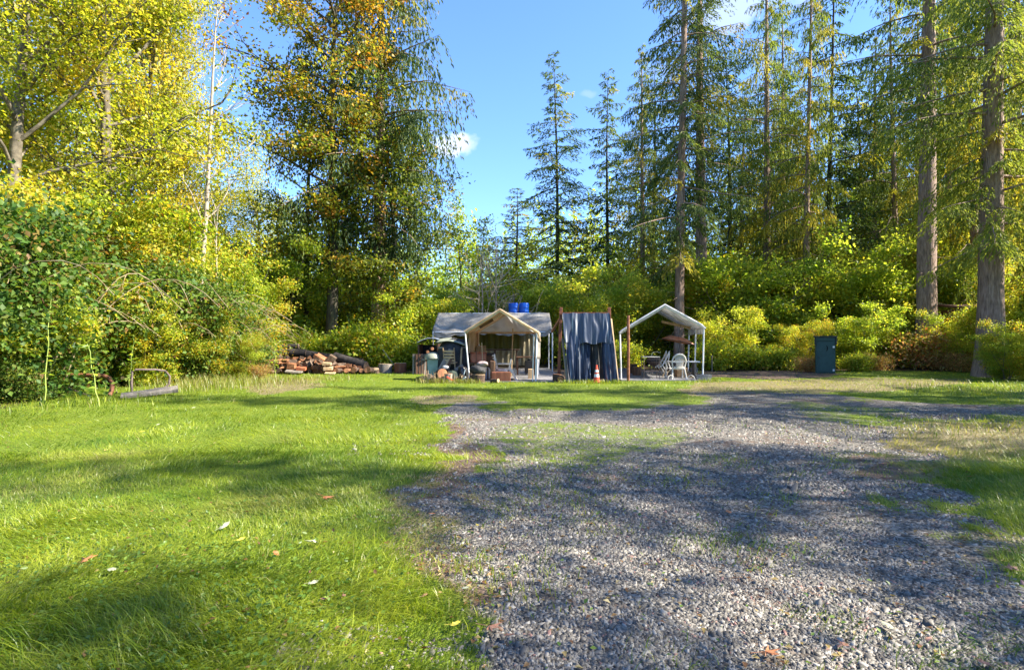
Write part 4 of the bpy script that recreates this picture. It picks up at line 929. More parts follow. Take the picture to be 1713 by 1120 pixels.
# blue barrels on a rack behind ---------------------------------------
rk = thing('barrel_stand', 'plain timber stand behind the grey tarp shelter that carries the two blue barrels', 'stand', at(867.5, 30))
for sx in (-.62, .62):
    for sy in (-.35, .35): MB().box((sx, sy, 1.32), (.10, .10, 2.64), bev=.008).build('leg', wood_brown, rk)
MB().box((0, 0, 2.69), (1.5, .95, .10), bev=.01).build('platform', wood_brown, rk)
for i, px in enumerate((859, 876.5)):
    t = thing('barrel', ('left', 'right')[i] + ' one of the two bright blue plastic barrels standing above the grey tarp roof', 'barrel', (at(px, 30).x, 30, 2.74), group='blue barrels')
    MB().lathe([(.24, 0), (.255, .03), (.262, .14), (.27, .16), (.262, .18), (.262, .36), (.27, .38), (.262, .40), (.262, .52), (.255, .57), (.235, .59)], n=24).build('drum', blue_plastic, t, True)
    MB().lathe([(.235, .575), (.245, .60), (.225, .605), (.22, .595)], n=24).build('rim', blue_plastic, t, True)
    MB().lathe([(.03, .59), (.03, .615)], (.1, 0, 0), 8).build('bung', iron, t)

# tan canopy in front --------------------------------------------------
r1 = thing('canopy', 'small tan canopy with open gable front, its cover torn and worn to the frame', 'canopy', at(838, 20.8))
fr = []
for Y, sh in ((19.4, 0), (21.0, .12), (22.6, .24)):
    k = [(786, 0), (778, 556), (836, 520), (898, 556), (896, 0)]
    pts = []
    for px, py in k:
        p = at(px, 19.4, py if py else None); pts.append(Vector((p.x + sh, Y, p.z if py else 0)) - r1.location)
    fr.append(pts)
canopy(r1, fr, cloth_tan, .026, .18, seed=3, sag=.05)
a = fr[0]
MB().tube([Vector(a[1]) + Vector((-.02, -.04, .03)), Vector(a[2]) + Vector((0, -.04, .05)), Vector(a[3]) + Vector((.05, -.04, .0)), Vector(a[3]) + Vector((.12, .05, -.30))], [.04, .045, .045, .03], 7).build('rolled_hem', cloth_tan, r1, True)
wall(786, 800, 20.0, 22.4, 548, 590, cloth_tan, 'side_curtain', 2, .05, 'torn tan curtain hanging inside the left side', r1)
wall(898, 903, 19.5, 20.6, 556, 600, cloth_grey, 'side_curtain', 1, .03, 'narrow grey curtain hanging at the right legs', r1)
b_ = fr[2]; MB().box((Vector(b_[1]) + Vector(b_[3])) / 2 + Vector((0, .02, .02)), (2.5, .05, .07)).build('tie_beam', wood_tan, r1)
MB().box(Vector(a[1]).lerp(Vector(a[2]), .5) + Vector((.1, .55, -.03)), (.55, .05, .14), (0, -.52, .1)).build('patch_board', wood_brown, r1)
pole(r1, [at(891, 19.45) - r1.location, at(893, 19.45, 560) - r1.location], .018, name='leg')
def gable(u, v):
    p = Vector(b_[1]).lerp(Vector(b_[3]), u); top = Vector(b_[1]).lerp(Vector(b_[2]), min(1, u * 2)) if u < .5 else Vector(b_[2]).lerp(Vector(b_[3]), u * 2 - 1)
    q = p.lerp(top, v); q.y += .03 * math.sin(u * 20 + v * 3) + .03; return q
MB().grid(gable, 24, 8).build('rear_gable', cloth_white, r1, True, 'off-white rear gable sheet')
def wpost(name, label, cat, px0, Y, py0, px1=None, w=.06, m=None, grp=None, yb=None):
    p = at(px0, Y); t = at(px1 or px0, Y, py0) - p; L_ = t.length
    o = MB().tube([(0, 0, -.02), t * .5 + Vector((.004, 0, 0)), t], [w * .5, w * .48, w * .45], 6).build(name, m or wood_tan, None, False); o.location = p
    return tag(o, label, cat, grp)
wpost('wooden_post', 'thin tan wooden post standing midway inside the tan canopy', 'post', 855, 21.5, 549, 858, .05)
wpost('wooden_post', 'dark wooden post inside the left of the tan canopy', 'post', 797, 21.8, 552, None, .10, wood_red)
wpost('garden_stake', 'pale stake leaning upright beside the stump with black cloth', 'stake', 808, 19.6, 573, 806, .03)
wpost('garden_stake', 'second stake behind the red crate, slightly bowed', 'stake', 796.5, 19.7, 588, None, .03, wood_brown)

# clutter left of the tan canopy ---------------------------------------
def ladder_chair(name, label, loc, rz, sc=1, m=None, slats=4, tilt=0, seatm=None):
    m = m or wood_tan; t = thing(name, label, 'chair', loc, rz, sc=sc); t.rotation_euler = (tilt, 0, rz)
    for sx in (-.21, .21):
        MB().tube([(sx, .19, 0), (sx, .19, .45), (sx * 1.03, .27, 1.05)], [.02, .021, .017], 7).build('rear_leg', m, t, True)
        MB().tube([(sx * 1.05, -.2, 0), (sx * 1.05, -.2, .46)], .02, 7).build('front_leg', m, t, True)
        MB().tube([(sx, -.2, .2), (sx, .19, .2)], .012, 6).build('stretcher', m, t, True)
    MB().box((0, 0, .45), (.46, .44, .035), bev=.01).build('seat', seatm or m, t)
    for k in range(slats): MB().box((0, .21 + .0175 * k + .02, .56 + k * .12), (.41, .018, .07), (-.12, 0, 0), bev=.004).build('slat', m, t)
    MB().tube([(-.2, -.2, .26), (.2, -.2, .26)], .012, 6).build('stretcher', m, t, True); return t
def heap(name, label, cat, loc, size, m, seed, rz=0, seg=10):
    rg = random.Random(seed); V = []; 
    mb = MB()
    def f(u, v):
        th = u * 2 * math.pi; ph = (v - .5) * math.pi; q = 1 + .28 * (float(vnoise(math.cos(th) * 2 + 5, math.sin(th) * 2 + v * 4, 1, seed)) - .5) * 2
        return Vector((math.cos(th) * math.cos(ph) ** .7 * size[0] / 2 * q, math.sin(th) * math.cos(ph) ** .7 * size[1] / 2 * q, (math.sin(ph) * .5 + .5) * size[2] * (.9 + .2 * q)))
    mb.grid(f, seg * 2, seg); o = mb.build(name, m, None, True); o.location = loc; o.rotation_euler.z = rz; return tag(o, label, cat)
b0 = thing('bin', 'pale green plastic bin with an olive lid, left end of the clutter', 'bin', at(724, 20.4), .1)
MB().lathe([(.20, 0), (.22, .02), (.27, .72), (.27, .74)], n=4).build('body', green_bin, b0, rot=(0, 0, R(45)))
MB().box((0, 0, .75), (.50, .46, .04), bev=.012).build('rim', bin_grey, b0); MB().lathe([(.30, 0), (.29, .06), (.22, .17), (.08, .22), (.01, .225)], (0, 0, .77), 16).build('lid', bin_grey, b0, True)
MB().tube([(-.28, -.1, .72), (-.36, -.1, .73), (-.36, .1, .73), (-.28, .1, .72)], .014, 6).build('handle', bin_grey, b0, True)
heap('black_tarp_bundle', 'black tarp bundle heaped behind the upturned ladder back chair', 'tarp', at(759, 20.6), (1.35, .85, 1.32), dark_cloth, 4)
ladder_chair('ladder_back_chair', 'tan ladder back chair standing on top of the black tarp bundle', at(755, 20.1) + Vector((0, 0, .22)), 2.95, .92, wood_tan, 4, -.10)
o = MB().grid(lambda u, v: Vector(((u - .5) * 1.05, (v - .5) * .7, .12 * math.sin(u * 3.0) + .02 * math.sin(v * 9))), 12, 6).build('roof_scrap', bin_grey, None, True, solid=.02)
o.location = at(755, 20.5, 573); o.rotation_euler = (.15, .12, 0); tag(o, 'curved olive sheet lying across the top of the clutter', 'sheet')
o = MB().box((0, 0, 1.16), (1.0, .1, .05), jit=.01).build('plank', wood_grey, None); o.location = at(757, 20.3); tag(o, 'short grey board under the curved olive sheet', 'board')
for i, (px, dx, l, w, lab) in enumerate(((728, .38, 1.25, .16, 'widest grey board leaning on the bin end of the clutter'), (735, .36, 1.2, .09, 'narrow tan board leaning right of the widest one'), (739, .33, 1.1, .08, 'dark board leaning innermost against the black bundle'))):
    o = MB().box((0, 0, l / 2), (w, .03, l), bev=.005).build('leaning_board', (wood_grey, wood_tan, wood_brown)[i], None); o.location = at(px - 2, 19.75 - i * .03); o.rotation_euler = (-.15, dx + .1, 0); tag(o, lab, 'board')
o = MB().box((0, 0, .3), (.34, .03, .60), bev=.005).build('leaning_board', wood_grey, None); o.location = at(781, 19.8); o.rotation_euler = (-.1, -.55, 0); tag(o, 'square grey board tilted against the left leg of the tan canopy', 'board')
def log(name, label, cat, loc, r, L_, rot, grp=None, cut=None, bk=None, jit=.05):
    t = thing(name, label, cat, loc, group=grp); t.rotation_euler = rot
    MB().lathe([(r, 0), (r * .97, L_ * .3), (r * 1.02, L_ * .7), (r * .98, L_)], n=14, jit=jit, cap=False).build('bark', bk or wood_bark, t, True)
    for z in (0, L_): MB().lathe([(r * .96, 0), (r * .9, .006 if z else -.006), (.01, .008 if z else -.008)], (0, 0, z), 14).build('cut_face', cut or wood_cut, t)
    return t
log('log_round', 'tilted log round with its cut face out, in the clutter by the leaning boards', 'log', at(735, 19.5) + Vector((.0, 0, .22)), .19, .3, (1.35, 0, .5), jit=.08)
log('log_round', 'grey upright log round at the front of the clutter', 'log', at(750, 19.1), .14, .30, (0, 0, 0), bk=wood_grey)
log('log_round', 'upright log round under the black cloth and bag', 'log', at(800, 19.1), .23, .28, (0, .04, 0), bk=wood_bark, cut=wood_tan)
heap('black_cloth_heap', 'black cloth draped over the log round inside the tan canopy', 'cloth', at(801, 19.15) + Vector((0, 0, .27)), (.58, .45, .30), dark_cloth, 6)
heap('bag', 'crumpled pinkish grey bag on top of the black cloth heap', 'bag', at(805, 19.15) + Vector((.05, 0, .54)), (.34, .3, .16), mat('faded_pink_cloth', [(.22, .15, .14), (.34, .25, .24), (.4, .3, .3)], 6, .8, .3), 7)
heap('cushion', 'dark green round cushion low in the clutter', 'cushion', at(757, 19.5), (.42, .3, .36), mat('dark_green_cloth', [(.02, .03, .022), (.035, .05, .035), (.05, .065, .05)], 5, .8, .4), 8)
heap('black_bag', 'shiny black bag between the round cushion and the canopy leg', 'bag', at(775, 19.6), (.42, .4, .48), mat('black_plastic_bag', [(.01, .01, .011), (.02, .02, .022), (.035, .035, .038)], 5, .25, .7), 9)
o = MB().tube([(0, 0, 0), (.10, -.02, .42)], [.018, .015], 6).build('pale_pipe', mat('pale_blue_plastic', [(.3, .42, .45), (.45, .56, .6), (.55, .65, .68)], 4, .4, .05), None, True); o.location = at(773, 19.3); tag(o, 'short pale blue pipe propped in the clutter', 'pipe')
heap('garden_gloves', 'white and pink gloves lying on the tilted log round', 'gloves', at(745, 19.4) + Vector((0, 0, .45)), (.2, .14, .1), cloth_white, 12)
o = MB(); random.seed(12)
for k in range(60):
    x = random.uniform(-.75, .85) ; l = random.uniform(.18, .5); dx = random.uniform(-.25, .25); o.tube([(x, random.uniform(-.1, .1), 0), (x + dx * l, random.uniform(-.1, .1), l * (.6 + .3 * random.random()))], [.012, .007], 4)
o = o.build('stick_heap', wood_tan, None, kind='stuff'); o.location = at(742, 19.0); tag(o, 'loose pale sticks and splinters along the foot of the clutter', 'sticks')
for i, (px, col, l, rz, ry) in enumerate(((764, cone_red, .4, .3, 1.0), (768, cone_white, .34, -.5, .9))):
    o = MB().box((0, 0, l / 2), (.05, .02, l), bev=.004).build('toy_slat', col, None); o.location = at(px, 19.0); o.rotation_euler = (0, ry * (1 if i else -1), rz); tag(o, ('faded red', 'pale')[i] + ' slat fallen in front of the clutter', 'slat')
# inside
o = thing('crate', 'red brown plastic crate on the left inside the tan canopy', 'crate', at(800.5, 20.4) + Vector((0, 0, .62)), .05)
MB().box((0, 0, .17), (.56, .4, .34), bev=.03).build('body', red_plastic, o); MB().box((0, 0, .35), (.62, .45, .04), bev=.015).build('rim', red_plastic, o)
o = thing('side_table', 'low dark table carrying the red brown crate', 'table', at(801, 20.4)); MB().box((0, 0, .60), (.75, .5, .035), bev=.006).build('tabletop', wood_brown, o)
for sx in (-.33, .33):
    for sy in (-.2, .2): MB().box((sx, sy, .29), (.05, .05, .585)).build('leg', wood_brown, o)
o = thing('trunk_box', 'dark chest behind the red brown crate', 'box', at(810, 21.6)); MB().box((0, 0, .42), (.8, .5, .84), bev=.03).build('body', wood_brown, o); MB().box((0, 0, .88), (.84, .54, .10), bev=.04).build('lid', iron, o)
o = thing('cardboard_box', 'tan cardboard box sitting on the dark chest', 'box', at(805, 21.6) + Vector((0, 0, .93))); MB().box((0, 0, .14), (.36, .3, .28), bev=.006).build('carton', cardboard, o)
o = thing('water_jug', 'white plastic jug on the floor in the shade of the tan canopy', 'jug', at(816, 20.6)); MB().lathe([(.09, 0), (.10, .02), (.10, .34), (.05, .42), (.03, .44), (.03, .47)], n=14).build('bottle', cone_white, o, True); MB().lathe([(.035, .465), (.035, .49)], n=10).build('cap', blue_plastic, o)
# slatted white chair on a wood block
t = thing('slatted_chair', 'whitewashed slatted wooden chair facing right on a big wood block', 'chair', at(845, 19.9), 0)
wp = mat('whitewashed_wood', [(.46, .37, .29), (.62, .52, .43), (.70, .62, .54)], 6, .7, .3, stretch=(1, 1, .2))
for sy in (-.26, .26):
    MB().box((-.02, sy, .38), (.66, .035, .07), (0, .08, 0), bev=.004).build('side_rail', wp, t); MB().box((.30, sy, .22), (.06, .05, .62), (0, -.5, 0), bev=.004).build('front_leg', wp, t)
    MB().box((-.32, sy, .62), (.055, .035, .62), (0, -.20, 0), bev=.004).build('back_post', wp, t); MB().box((-.02, sy, .60), (.5, .06, .025), bev=.004).build('armrest', wp, t); MB().box((.16, sy, .52), (.05, .035, .50), (0, .22, 0), bev=.004).build('arm_post', wp, t)
for k in range(5): MB().box((-.40 + .025 * k * -1 + .06, 0, .50 + k * .095), (.02, .5, .055), (0, -.2, 0), bev=.004).build('back_slat', wp, t)
for k in range(6): MB().box((-.26 + k * .10, 0, .415 - .008 * k), (.075, .52, .02), (0, .08, 0), bev=.003).build('seat_slat', wp, t)
o = thing('wood_block', 'big dark brown wood block under the whitewashed slatted chair', 'block', at(838, 19.6)); MB().box((0, 0, .17), (.66, .5, .34), bev=.02, jit=.012).build('block', wood_red, o)
MB().box((-.28, 0, .36), (.16, .46, .72), bev=.02, jit=.01).build('upright_slab', wood_brown, o)
t = thing('work_table', 'dark table in the right rear of the tan canopy', 'table', at(880, 22.8)); MB().box((0, 0, .74), (.78, .55, .04), bev=.006).build('tabletop', wood_brown, t)
for sx in (-.34, .34):
    for sy in (-.22, .22): MB().box((sx, sy, .36), (.06, .06, .72)).build('leg', wood_brown, t)
o = thing('stove', 'small black stove on the floor under the dark table', 'stove', at(885, 22.7)); MB().box((0, 0, .35), (.34, .34, .5), bev=.02).build('body', iron, o); MB().lathe([(.06, .6), (.06, .66)], n=10).build('flue_collar', iron, o)
for sx in (-.12, .12):
    for sy in (-.12, .12): MB().box((sx, sy, .05), (.04, .04, .1)).build('leg', iron, o)
o = thing('wooden_box', 'tan wooden box at the right front leg of the tan canopy', 'box', at(888, 20.6)); MB().box((0, 0, .19), (.20, .3, .38), bev=.008).build('box', wood_tan, o)
t = thing('low_bench', 'low dark bench along the rear sheet of the shelter', 'bench', at(828, 26.6)); MB().box((0, 0, .95), (2.3, .4, .06)).build('seat', wood_brown, t)
for sx in (-1.0, 0, 1.0): MB().box((sx, 0, .46), (.07, .3, .92)).build('leg', wood_brown, t)

# concrete pads
def pad(name, label, px0, px1, Y0, Y1, h=.06):
    a, b = at(px0, Y0), at(px1, Y0); c, d = at(px1 - (4 if px1 > CX else -4), Y1), at(px0, Y1)
    V = [(p.x, p.y, z) for z in (-.05, h) for p in (a, b, Vector((b.x, Y1, 0)), Vector((a.x, Y1, 0)))]
    o = MB().add(V, [(3, 2, 1, 0), (4, 5, 6, 7), (0, 1, 5, 4), (1, 2, 6, 5), (2, 3, 7, 6), (3, 0, 4, 7)]).build(name, concrete, None); return tag(o, label, None, None, 'structure')
pad('shelter_floor', 'bluish grey concrete floor under the two left canopies', 792, 945, 19.3, 28, .035)
pad('patio_floor', 'grey concrete floor under the white canopy', 1040, 1172, 19.9, 25.8, .035)

# lean-to left of the grey shelter ---------------------------------------
t = thing('wood_shelter', 'dark lean-to with a curved galvanised cover left of the grey tarp shelter', 'lean-to', at(717, 24.2))
MB().grid(lambda u, v: Vector((-.42 + .95 * u, -.6 + 1.3 * v, 1.12 + .38 * math.sin(.5 + u * 1.7) + .008 * math.sin(v * 70))), 12, 40).build('curved_cover', galv, t, True, solid=.02)
MB().box((-.36, .1, .6), (.06, 1.1, 1.25)).build('side_panel', wood_brown, t); MB().box((.45, .1, .62), (.06, 1.1, 1.25)).build('side_panel', wood_brown, t); MB().box((.04, .6, .6), (.8, .05, 1.2)).build('back_panel', log_dark, t)
MB().box((.04, .05, .55), (.76, .8, .04)).build('shelf', wood_brown, t)
for k in range(4): log('stored_log', ('lowest', 'second lowest', 'upper', 'topmost')[k] + ' log stored in the curved roof lean-to', 'log', at(717 + (k % 2) * 6 - 2, 23.8) + Vector((0, 0, .66 + .13 * k)), .07, .35, (1.57, 0, .1 * k), grp='logs in the lean-to')
for i, px in enumerate((701, 707)):
    t = thing('pallet', ('outer', 'inner')[i] + ' dark pallet stood on edge beside the curved roof lean-to', 'pallet', at(px, 23.5)); t.rotation_euler = (-.12, 0, .15 * i)
    for k in range(5): MB().box((-.24 + k * .12 if 1 else 0, 0, .42), (.08, .02, .84), bev=.003).build('board', wood_grey if i == 0 else wood_brown, t)
    for z in (.08, .42, .78): MB().box((0, .05, z), (.56, .07, .08)).build('bearer', wood_brown, t)

# navy tarp on its post frame --------------------------------------------
t = thing('tarp_frame', 'rust brown post frame that holds up the navy tarp', 'frame', at(978, 19.6))
def T(px, Y, py=None): return rel(t, at(px, Y, py))
def beam(p, q, w, m, name, label=None):
    d = q - p; o = MB().box((0, 0, d.length / 2), (w, w, d.length), bev=w * .08).build(name, m, t, False, label); o.location = p; o.rotation_euler = d.to_track_quat('Z', 'Y').to_euler(); return o
beam(T(934.5, 19.6), T(938.5, 19.6, 514), .10, wood_red, 'post'); beam(T(1021, 19.6), T(1019, 19.6, 514), .10, wood_red, 'post')
beam(T(936, 19.55, 524), T(1021, 19.55, 524), .07, wood_red, 'top_rail')
beam(T(949, 18.95), T(941, 19.45, 566), .07, wood_grey, 'prop'); beam(T(1033.5, 19.1), T(1022, 19.5, 533), .06, wood_tan, 'prop')
beam(T(923, 20.3, 555), T(938, 19.6, 531), .07, wood_brown, 'diagonal_brace')
tw = thing('navy_tarp', 'creased navy blue tarp draped over the post frame down to the grass', 'tarp', at(985, 19.45))
def tp(px, Y, py): return at(px, Y, py) - tw.location
def fold(u, v, s): u = u + .025 * math.sin(u * 11 + v * 4 + s) + .012 * math.sin(v * 9 + s); return 1.35 * (.3 + .9 * float(vnoise(u * 5, v * 2 + s, 1, 3))) * (math.sin(u * 31 + s) * .5 + math.sin(u * 57 + 1.7 * s + v * 1.5) * .3 + math.sin(u * 13 + v * 2.2 + s) * .5)
def drape(p00, p10, p11, p01, amp, s, off=0):
    def f(u, v):
        p = p00.lerp(p10, u).lerp(p01.lerp(p11, u), v); k = fold(u, v, s)
        return p + Vector((k * .02 + .02 * math.sin(v * 7 + u * 5) * v, -amp * k * (.35 + .65 * v) + off, .035 * math.sin(u * 17 + s) * v - .03 * abs(math.sin(u * 12 + s)) * (1 - v) ** 4))
    return f
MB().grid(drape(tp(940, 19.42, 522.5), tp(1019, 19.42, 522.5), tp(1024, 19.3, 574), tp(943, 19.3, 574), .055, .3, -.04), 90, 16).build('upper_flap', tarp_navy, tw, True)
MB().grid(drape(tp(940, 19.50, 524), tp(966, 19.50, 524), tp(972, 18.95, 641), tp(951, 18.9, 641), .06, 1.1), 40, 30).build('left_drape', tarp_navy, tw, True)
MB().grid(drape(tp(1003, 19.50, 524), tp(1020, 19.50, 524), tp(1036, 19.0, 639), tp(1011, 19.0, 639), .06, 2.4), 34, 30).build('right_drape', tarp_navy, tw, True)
MB().grid(drape(tp(962, 19.56, 524), tp(1008, 19.56, 524), tp(1014, 19.45, 634), tp(964, 19.45, 634), .05, 4.0), 60, 30).build('opening_shade_sheet', dark_cloth, tw, True)  # black sheet put in to imitate the shaded opening between the drapes
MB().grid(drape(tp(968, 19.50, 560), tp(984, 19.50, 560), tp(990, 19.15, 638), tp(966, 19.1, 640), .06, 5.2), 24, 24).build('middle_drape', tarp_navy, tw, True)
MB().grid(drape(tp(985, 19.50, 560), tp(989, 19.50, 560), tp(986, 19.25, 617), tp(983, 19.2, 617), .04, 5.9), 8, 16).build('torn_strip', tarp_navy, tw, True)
c = thing('traffic_cone', 'red traffic cone with white bands in front of the navy tarp', 'cone', at(998, 19.0))
MB().box((0, 0, .015), (.30, .30, .03), bev=.01).build('base', cone_red, c)
for z0, z1, m_ in ((.03, .20, cone_red), (.20, .30, cone_white), (.30, .36, cone_red), (.36, .44, cone_white), (.44, .60, cone_red)):
    q = lambda z: .115 - (z - .03) * .155; MB().lathe([(q(z0), z0), (q(z1), z1)], n=18).build('band' if m_ is cone_white else 'shell', m_, c, True)
o = MB().tube([(0, 0, -.05), (.005, 0, 1.1), (0, 0, 2.28)], .05, 10).build('rusty_post', rust, None, True); o.location = at(1051, 19.8); tag(o, 'lone rusty steel post between the navy tarp and the white canopy', 'post')
log('stump', 'dark split stump at the foot of the left tarp post', 'stump', at(932, 19.4), .17, .26, (0, .1, 0), bk=wood_bark)
log('log_round', 'small log lying with its pale cut face toward the lawn, by the left tarp post', 'log', at(937, 19.05) + Vector((0, .0, .12)), .11, .25, (-1.5, 0, -.3))

# white canopy at right ---------------------------------------------------
r2 = thing('canopy', 'white fabric canopy on a slim white pipe frame, sheltering the plastic chair', 'canopy', at(1110, 22.8))
fr = []
for Y, sh in ((20.4, 0), (22.7, .45), (25.0, .9)):
    pts = []
    for px, py in ((1039, 0), (1037, 557), (1112, 512.5), (1177.5, 548), (1175.5, 0)):
        p = at(px, 20.4, py if py else None); pts.append(Vector((p.x + sh, Y, p.z if py else 0)) - r2.location)
    ls, rs = pts[1], pts[3]
    fr.append(pts)
canopy(r2, fr, cloth_white, .030, .25, seed=8, sag=.06)
a = fr[0]; MB().tube([Vector(a[1]) + Vector((-.02, -.04, .0)), Vector(a[1]) + Vector((.08, -.04, .10)), Vector(a[2]) + Vector((0, -.04, .06)), Vector(a[3]) + Vector((-.10, -.04, .10)), Vector(a[3]) + Vector((.03, -.04, -.03))], .042, 8).build('rolled_hem', cloth_white, r2, True)
MB().box((Vector(fr[1][3]) + Vector((-.75, .1, .16))), (1.35, .06, .10), (0, .18, .3)).build('cross_board', wood_tan, r2)
for i, (px, Y, sc_, lab) in enumerate(((1173, 20.15, 1, 'cinder block at the foot of the right front leg of the white canopy'), (1182, 20.3, .75, 'pale small block beside the right front leg'), (1041, 24.4, .9, 'dark cinder block at the left rear of the white canopy'), (1160, 24.8, .8, 'cinder block at the right rear leg'))):
    b = thing('cinder_block', lab, 'block', at(px, Y), .1 * i)
    mb = MB()
    for dx in (-.18, 0, .18): mb.box((dx * sc_, 0, .1), (.035, .19, .2))
    for dy in (-.08, .08):
        for dx in (-.09, .09): mb.box((dx * sc_, dy, .1), (.144 * sc_ * 1.0, .028, .197))
    mb.build('concrete_shell', concrete, b)
# hood
h = thing('fire_hood', 'tilted rusty orange metal hood hanging over the fire spot under the white canopy', 'hood', at(1134, 21.2, 569)); h.rotation_euler = (0, .20, .1)
def hoodf(u, v): x = (u - .5) * 1.08; y = (v - .5) * .62; e = max(0, 1 - (2 * u - 1) ** 4) ; return Vector((x, y, .17 * e * max(0, 1 - (2 * v - 1) ** 2) ** .5 - .04))
MB().grid(hoodf, 24, 14).build('shell', rust_hood, h, True, solid=.012)
MB().tube([(-.53, -.31, -.05), (.53, -.31, -.05), (.53, .31, -.05), (-.53, .31, -.05), (-.53, -.31, -.05)], .014, 6).build('rim', iron, h, True)
pole(h, [(0, 0, .12), (0, 0, .62)], .01, iron, 'hanging_rod'); pole(h, [(-.02, -.32, -.02), (-.02, -.30, -.46)], .012, iron, 'hook_rod')
# lattice armchair
t = thing('plastic_armchair', 'weathered white plastic armchair with a lattice back, seen from behind', 'chair', at(1136, 20.3), .05)
arc = [(-.27, .0, 0), (-.27, .02, .4), (-.26, .0, .66), (-.2, -.03, .82), (-.1, -.05, .90), (0, -.06, .92), (.1, -.05, .90), (.2, -.03, .82), (.26, .0, .66), (.27, .02, .4), (.27, 0, 0)]
MB().tube([(x, y, z) for x, y, z in arc[2:9]], [.022, .03, .034, .035, .034, .03, .022], 8).build('back_rim', white_plastic, t, True)
MB().tube([(-.26, .0, .66), (-.30, .14, .64), (-.31, .42, .63), (-.30, .50, .50), (-.31, .54, 0)], [.022, .025, .025, .023, .028], 8).build('arm', white_plastic, t, True)
MB().tube([(.26, .0, .66), (.30, .14, .64), (.31, .42, .63), (.30, .50, .50), (.31, .54, 0)], [.022, .025, .025, .023, .028], 8).build('arm', white_plastic, t, True)
for s in (-1, 1): MB().tube([(s * .25, .0, .66), (s * .21, .06, .42), (s * .27, -.04, 0)], [.022, .03, .028], 8).build('rear_leg', white_plastic, t, True)
mb = MB()
for k in range(-8, 9):
    for s in (-1, 1):
        P = []
        for j in range(9):
            z = .45 + .43 * j / 8; x = k * .045 + s * (z - .65) * .55
            w = .10 + .10 * math.sin(min(1, (z - .45) / .4) * 1.5)
            if abs(x) < w and z < .9: P.append((x, -.05 + .03 * abs(x) * 3, z))
        if len(P) > 1: mb.tube(P, .008, 4)
mb.build('lattice', white_plastic, t)
MB().grid(lambda u, v: Vector(((u - .5) * (.44 + .06 * v), .02 + v * .46, .42 - .03 * math.sin(v * 3.1) - .015 * math.sin(u * 3.1))), 8, 8).build('seat', white_plastic, t, True, solid=.02)
MB().box((0, .01, .44), (.36, .03, .09), bev=.01).build('back_base', white_plastic, t)
# folded recliner, side on
t = thing('folding_chair', 'pale zigzag folding chair tipped on its side left of the plastic armchair', 'chair', at(1111, 20.9))
for y in (0, .42):
    MB().tube([(-.22, y, .40), (-.06, y, .50), (.10, y, .78), (.20, y, 1.02)], [.025, .028, .026, .02], 7).build('side_frame', white_plastic, t, True)
    MB().tube([(-.06, y, .50), (.12, y, .20), (.24, y, .36), (.14, y, .62), (.20, y, .95)], .022, 7).build('folded_leg', white_plastic, t, True)
    MB().tube([(.15, y, .28), (.02, y, .0)], .022, 7).build('leg', wood_tan, t, True)
for k in range(5): MB().tube([(-.18 + .085 * k, 0, .43 + .115 * k), (-.18 + .085 * k, .42, .43 + .115 * k)], .014, 6).build('slat', white_plastic, t, True)
# metal rack
t = thing('metal_rack', 'thin rusted wire rack table under the left half of the white canopy', 'rack', at(1088, 20.6))
for sx in (-.28, .28):
    for sy in (-.2, .2): pole(t, [(sx, sy, 0), (sx, sy, .80)], .012, rust_grey, 'leg')
for z in (.30, .82):
    mb = MB().tube([(-.30, -.2, z), (.30, -.2, z), (.30, .2, z), (-.30, .2, z), (-.30, -.2, z)], .012, 6); mb.build('shelf_rim', white_plastic if z > .5 else rust_grey, t, True)
    mb = MB()
    for k in range(9): mb.tube([(-.26 + k * .065, -.2, z), (-.26 + k * .065, .2, z)], .005, 4)
    mb.build('grate', rust_grey, t)
t = thing('plank_table', 'long white board table behind the plastic armchair', 'table', at(1140, 22.6)); MB().box((.05, 0, .56), (1.25, .45, .05), bev=.008).build('tabletop', cone_white, t)
for sx in (-.45, .5): MB().box((sx, 0, .265), (.08, .35, .53)).build('leg', wood_grey, t)
o = thing('wooden_box', 'brown board box under the white board table', 'box', at(1139, 21.4)); MB().box((0, 0, .19), (.40, .35, .38), bev=.01).build('box', cardboard, o)
o = thing('round_grill', 'wheel shaped iron grill on legs behind the wire rack', 'grill', at(1094, 22.8)); MB().lathe([(.02, .78), (.22, .74), (.3, .6), (.3, .55), (.18, .42), (.02, .38)], n=18).build('kettle', rust_grey, o, True); MB().lathe([(.30, .60), (.32, .61), (.32, .58), (.3, .57)], n=18).build('rim', iron, o, True)
for k in range(3): pole(o, [(.15 * math.cos(k * 2.1), .15 * math.sin(k * 2.1), .45), (.28 * math.cos(k * 2.1), .28 * math.sin(k * 2.1), 0)], .012, rust_grey, 'leg')
pole(o, [(-.1, 0, .76), (-.06, 0, .92), (.12, 0, .95), (.26, 0, .90)], .012, white_plastic, 'handle')
log('stump', 'brown stump seat between the rusty post and the wire rack', 'stump', at(1065, 22.4), .17, .36, (0, 0, 0), bk=wood_brown)
log('stump', 'darker stump behind the stump seat', 'stump', at(1060, 23.6), .15, .42, (0, 0, 0))
for i, px in enumerate((1124, 1150)):
    o = MB().tube([(-.12, 0, 0), (-.10, 0, .14), (0, 0, .20), (.10, 0, .14), (.14, 0, 0)], .015, 6).build('chair_skid', white_plastic, None, True); o.location = at(px + (6 if i else -2), 20.0); o.rotation_euler.z = .3 * (1 - 2 * i); tag(o, ('broken white plastic loop left', 'broken white plastic loop right') [i] + ' of the plastic armchair on the ground', 'chair piece')

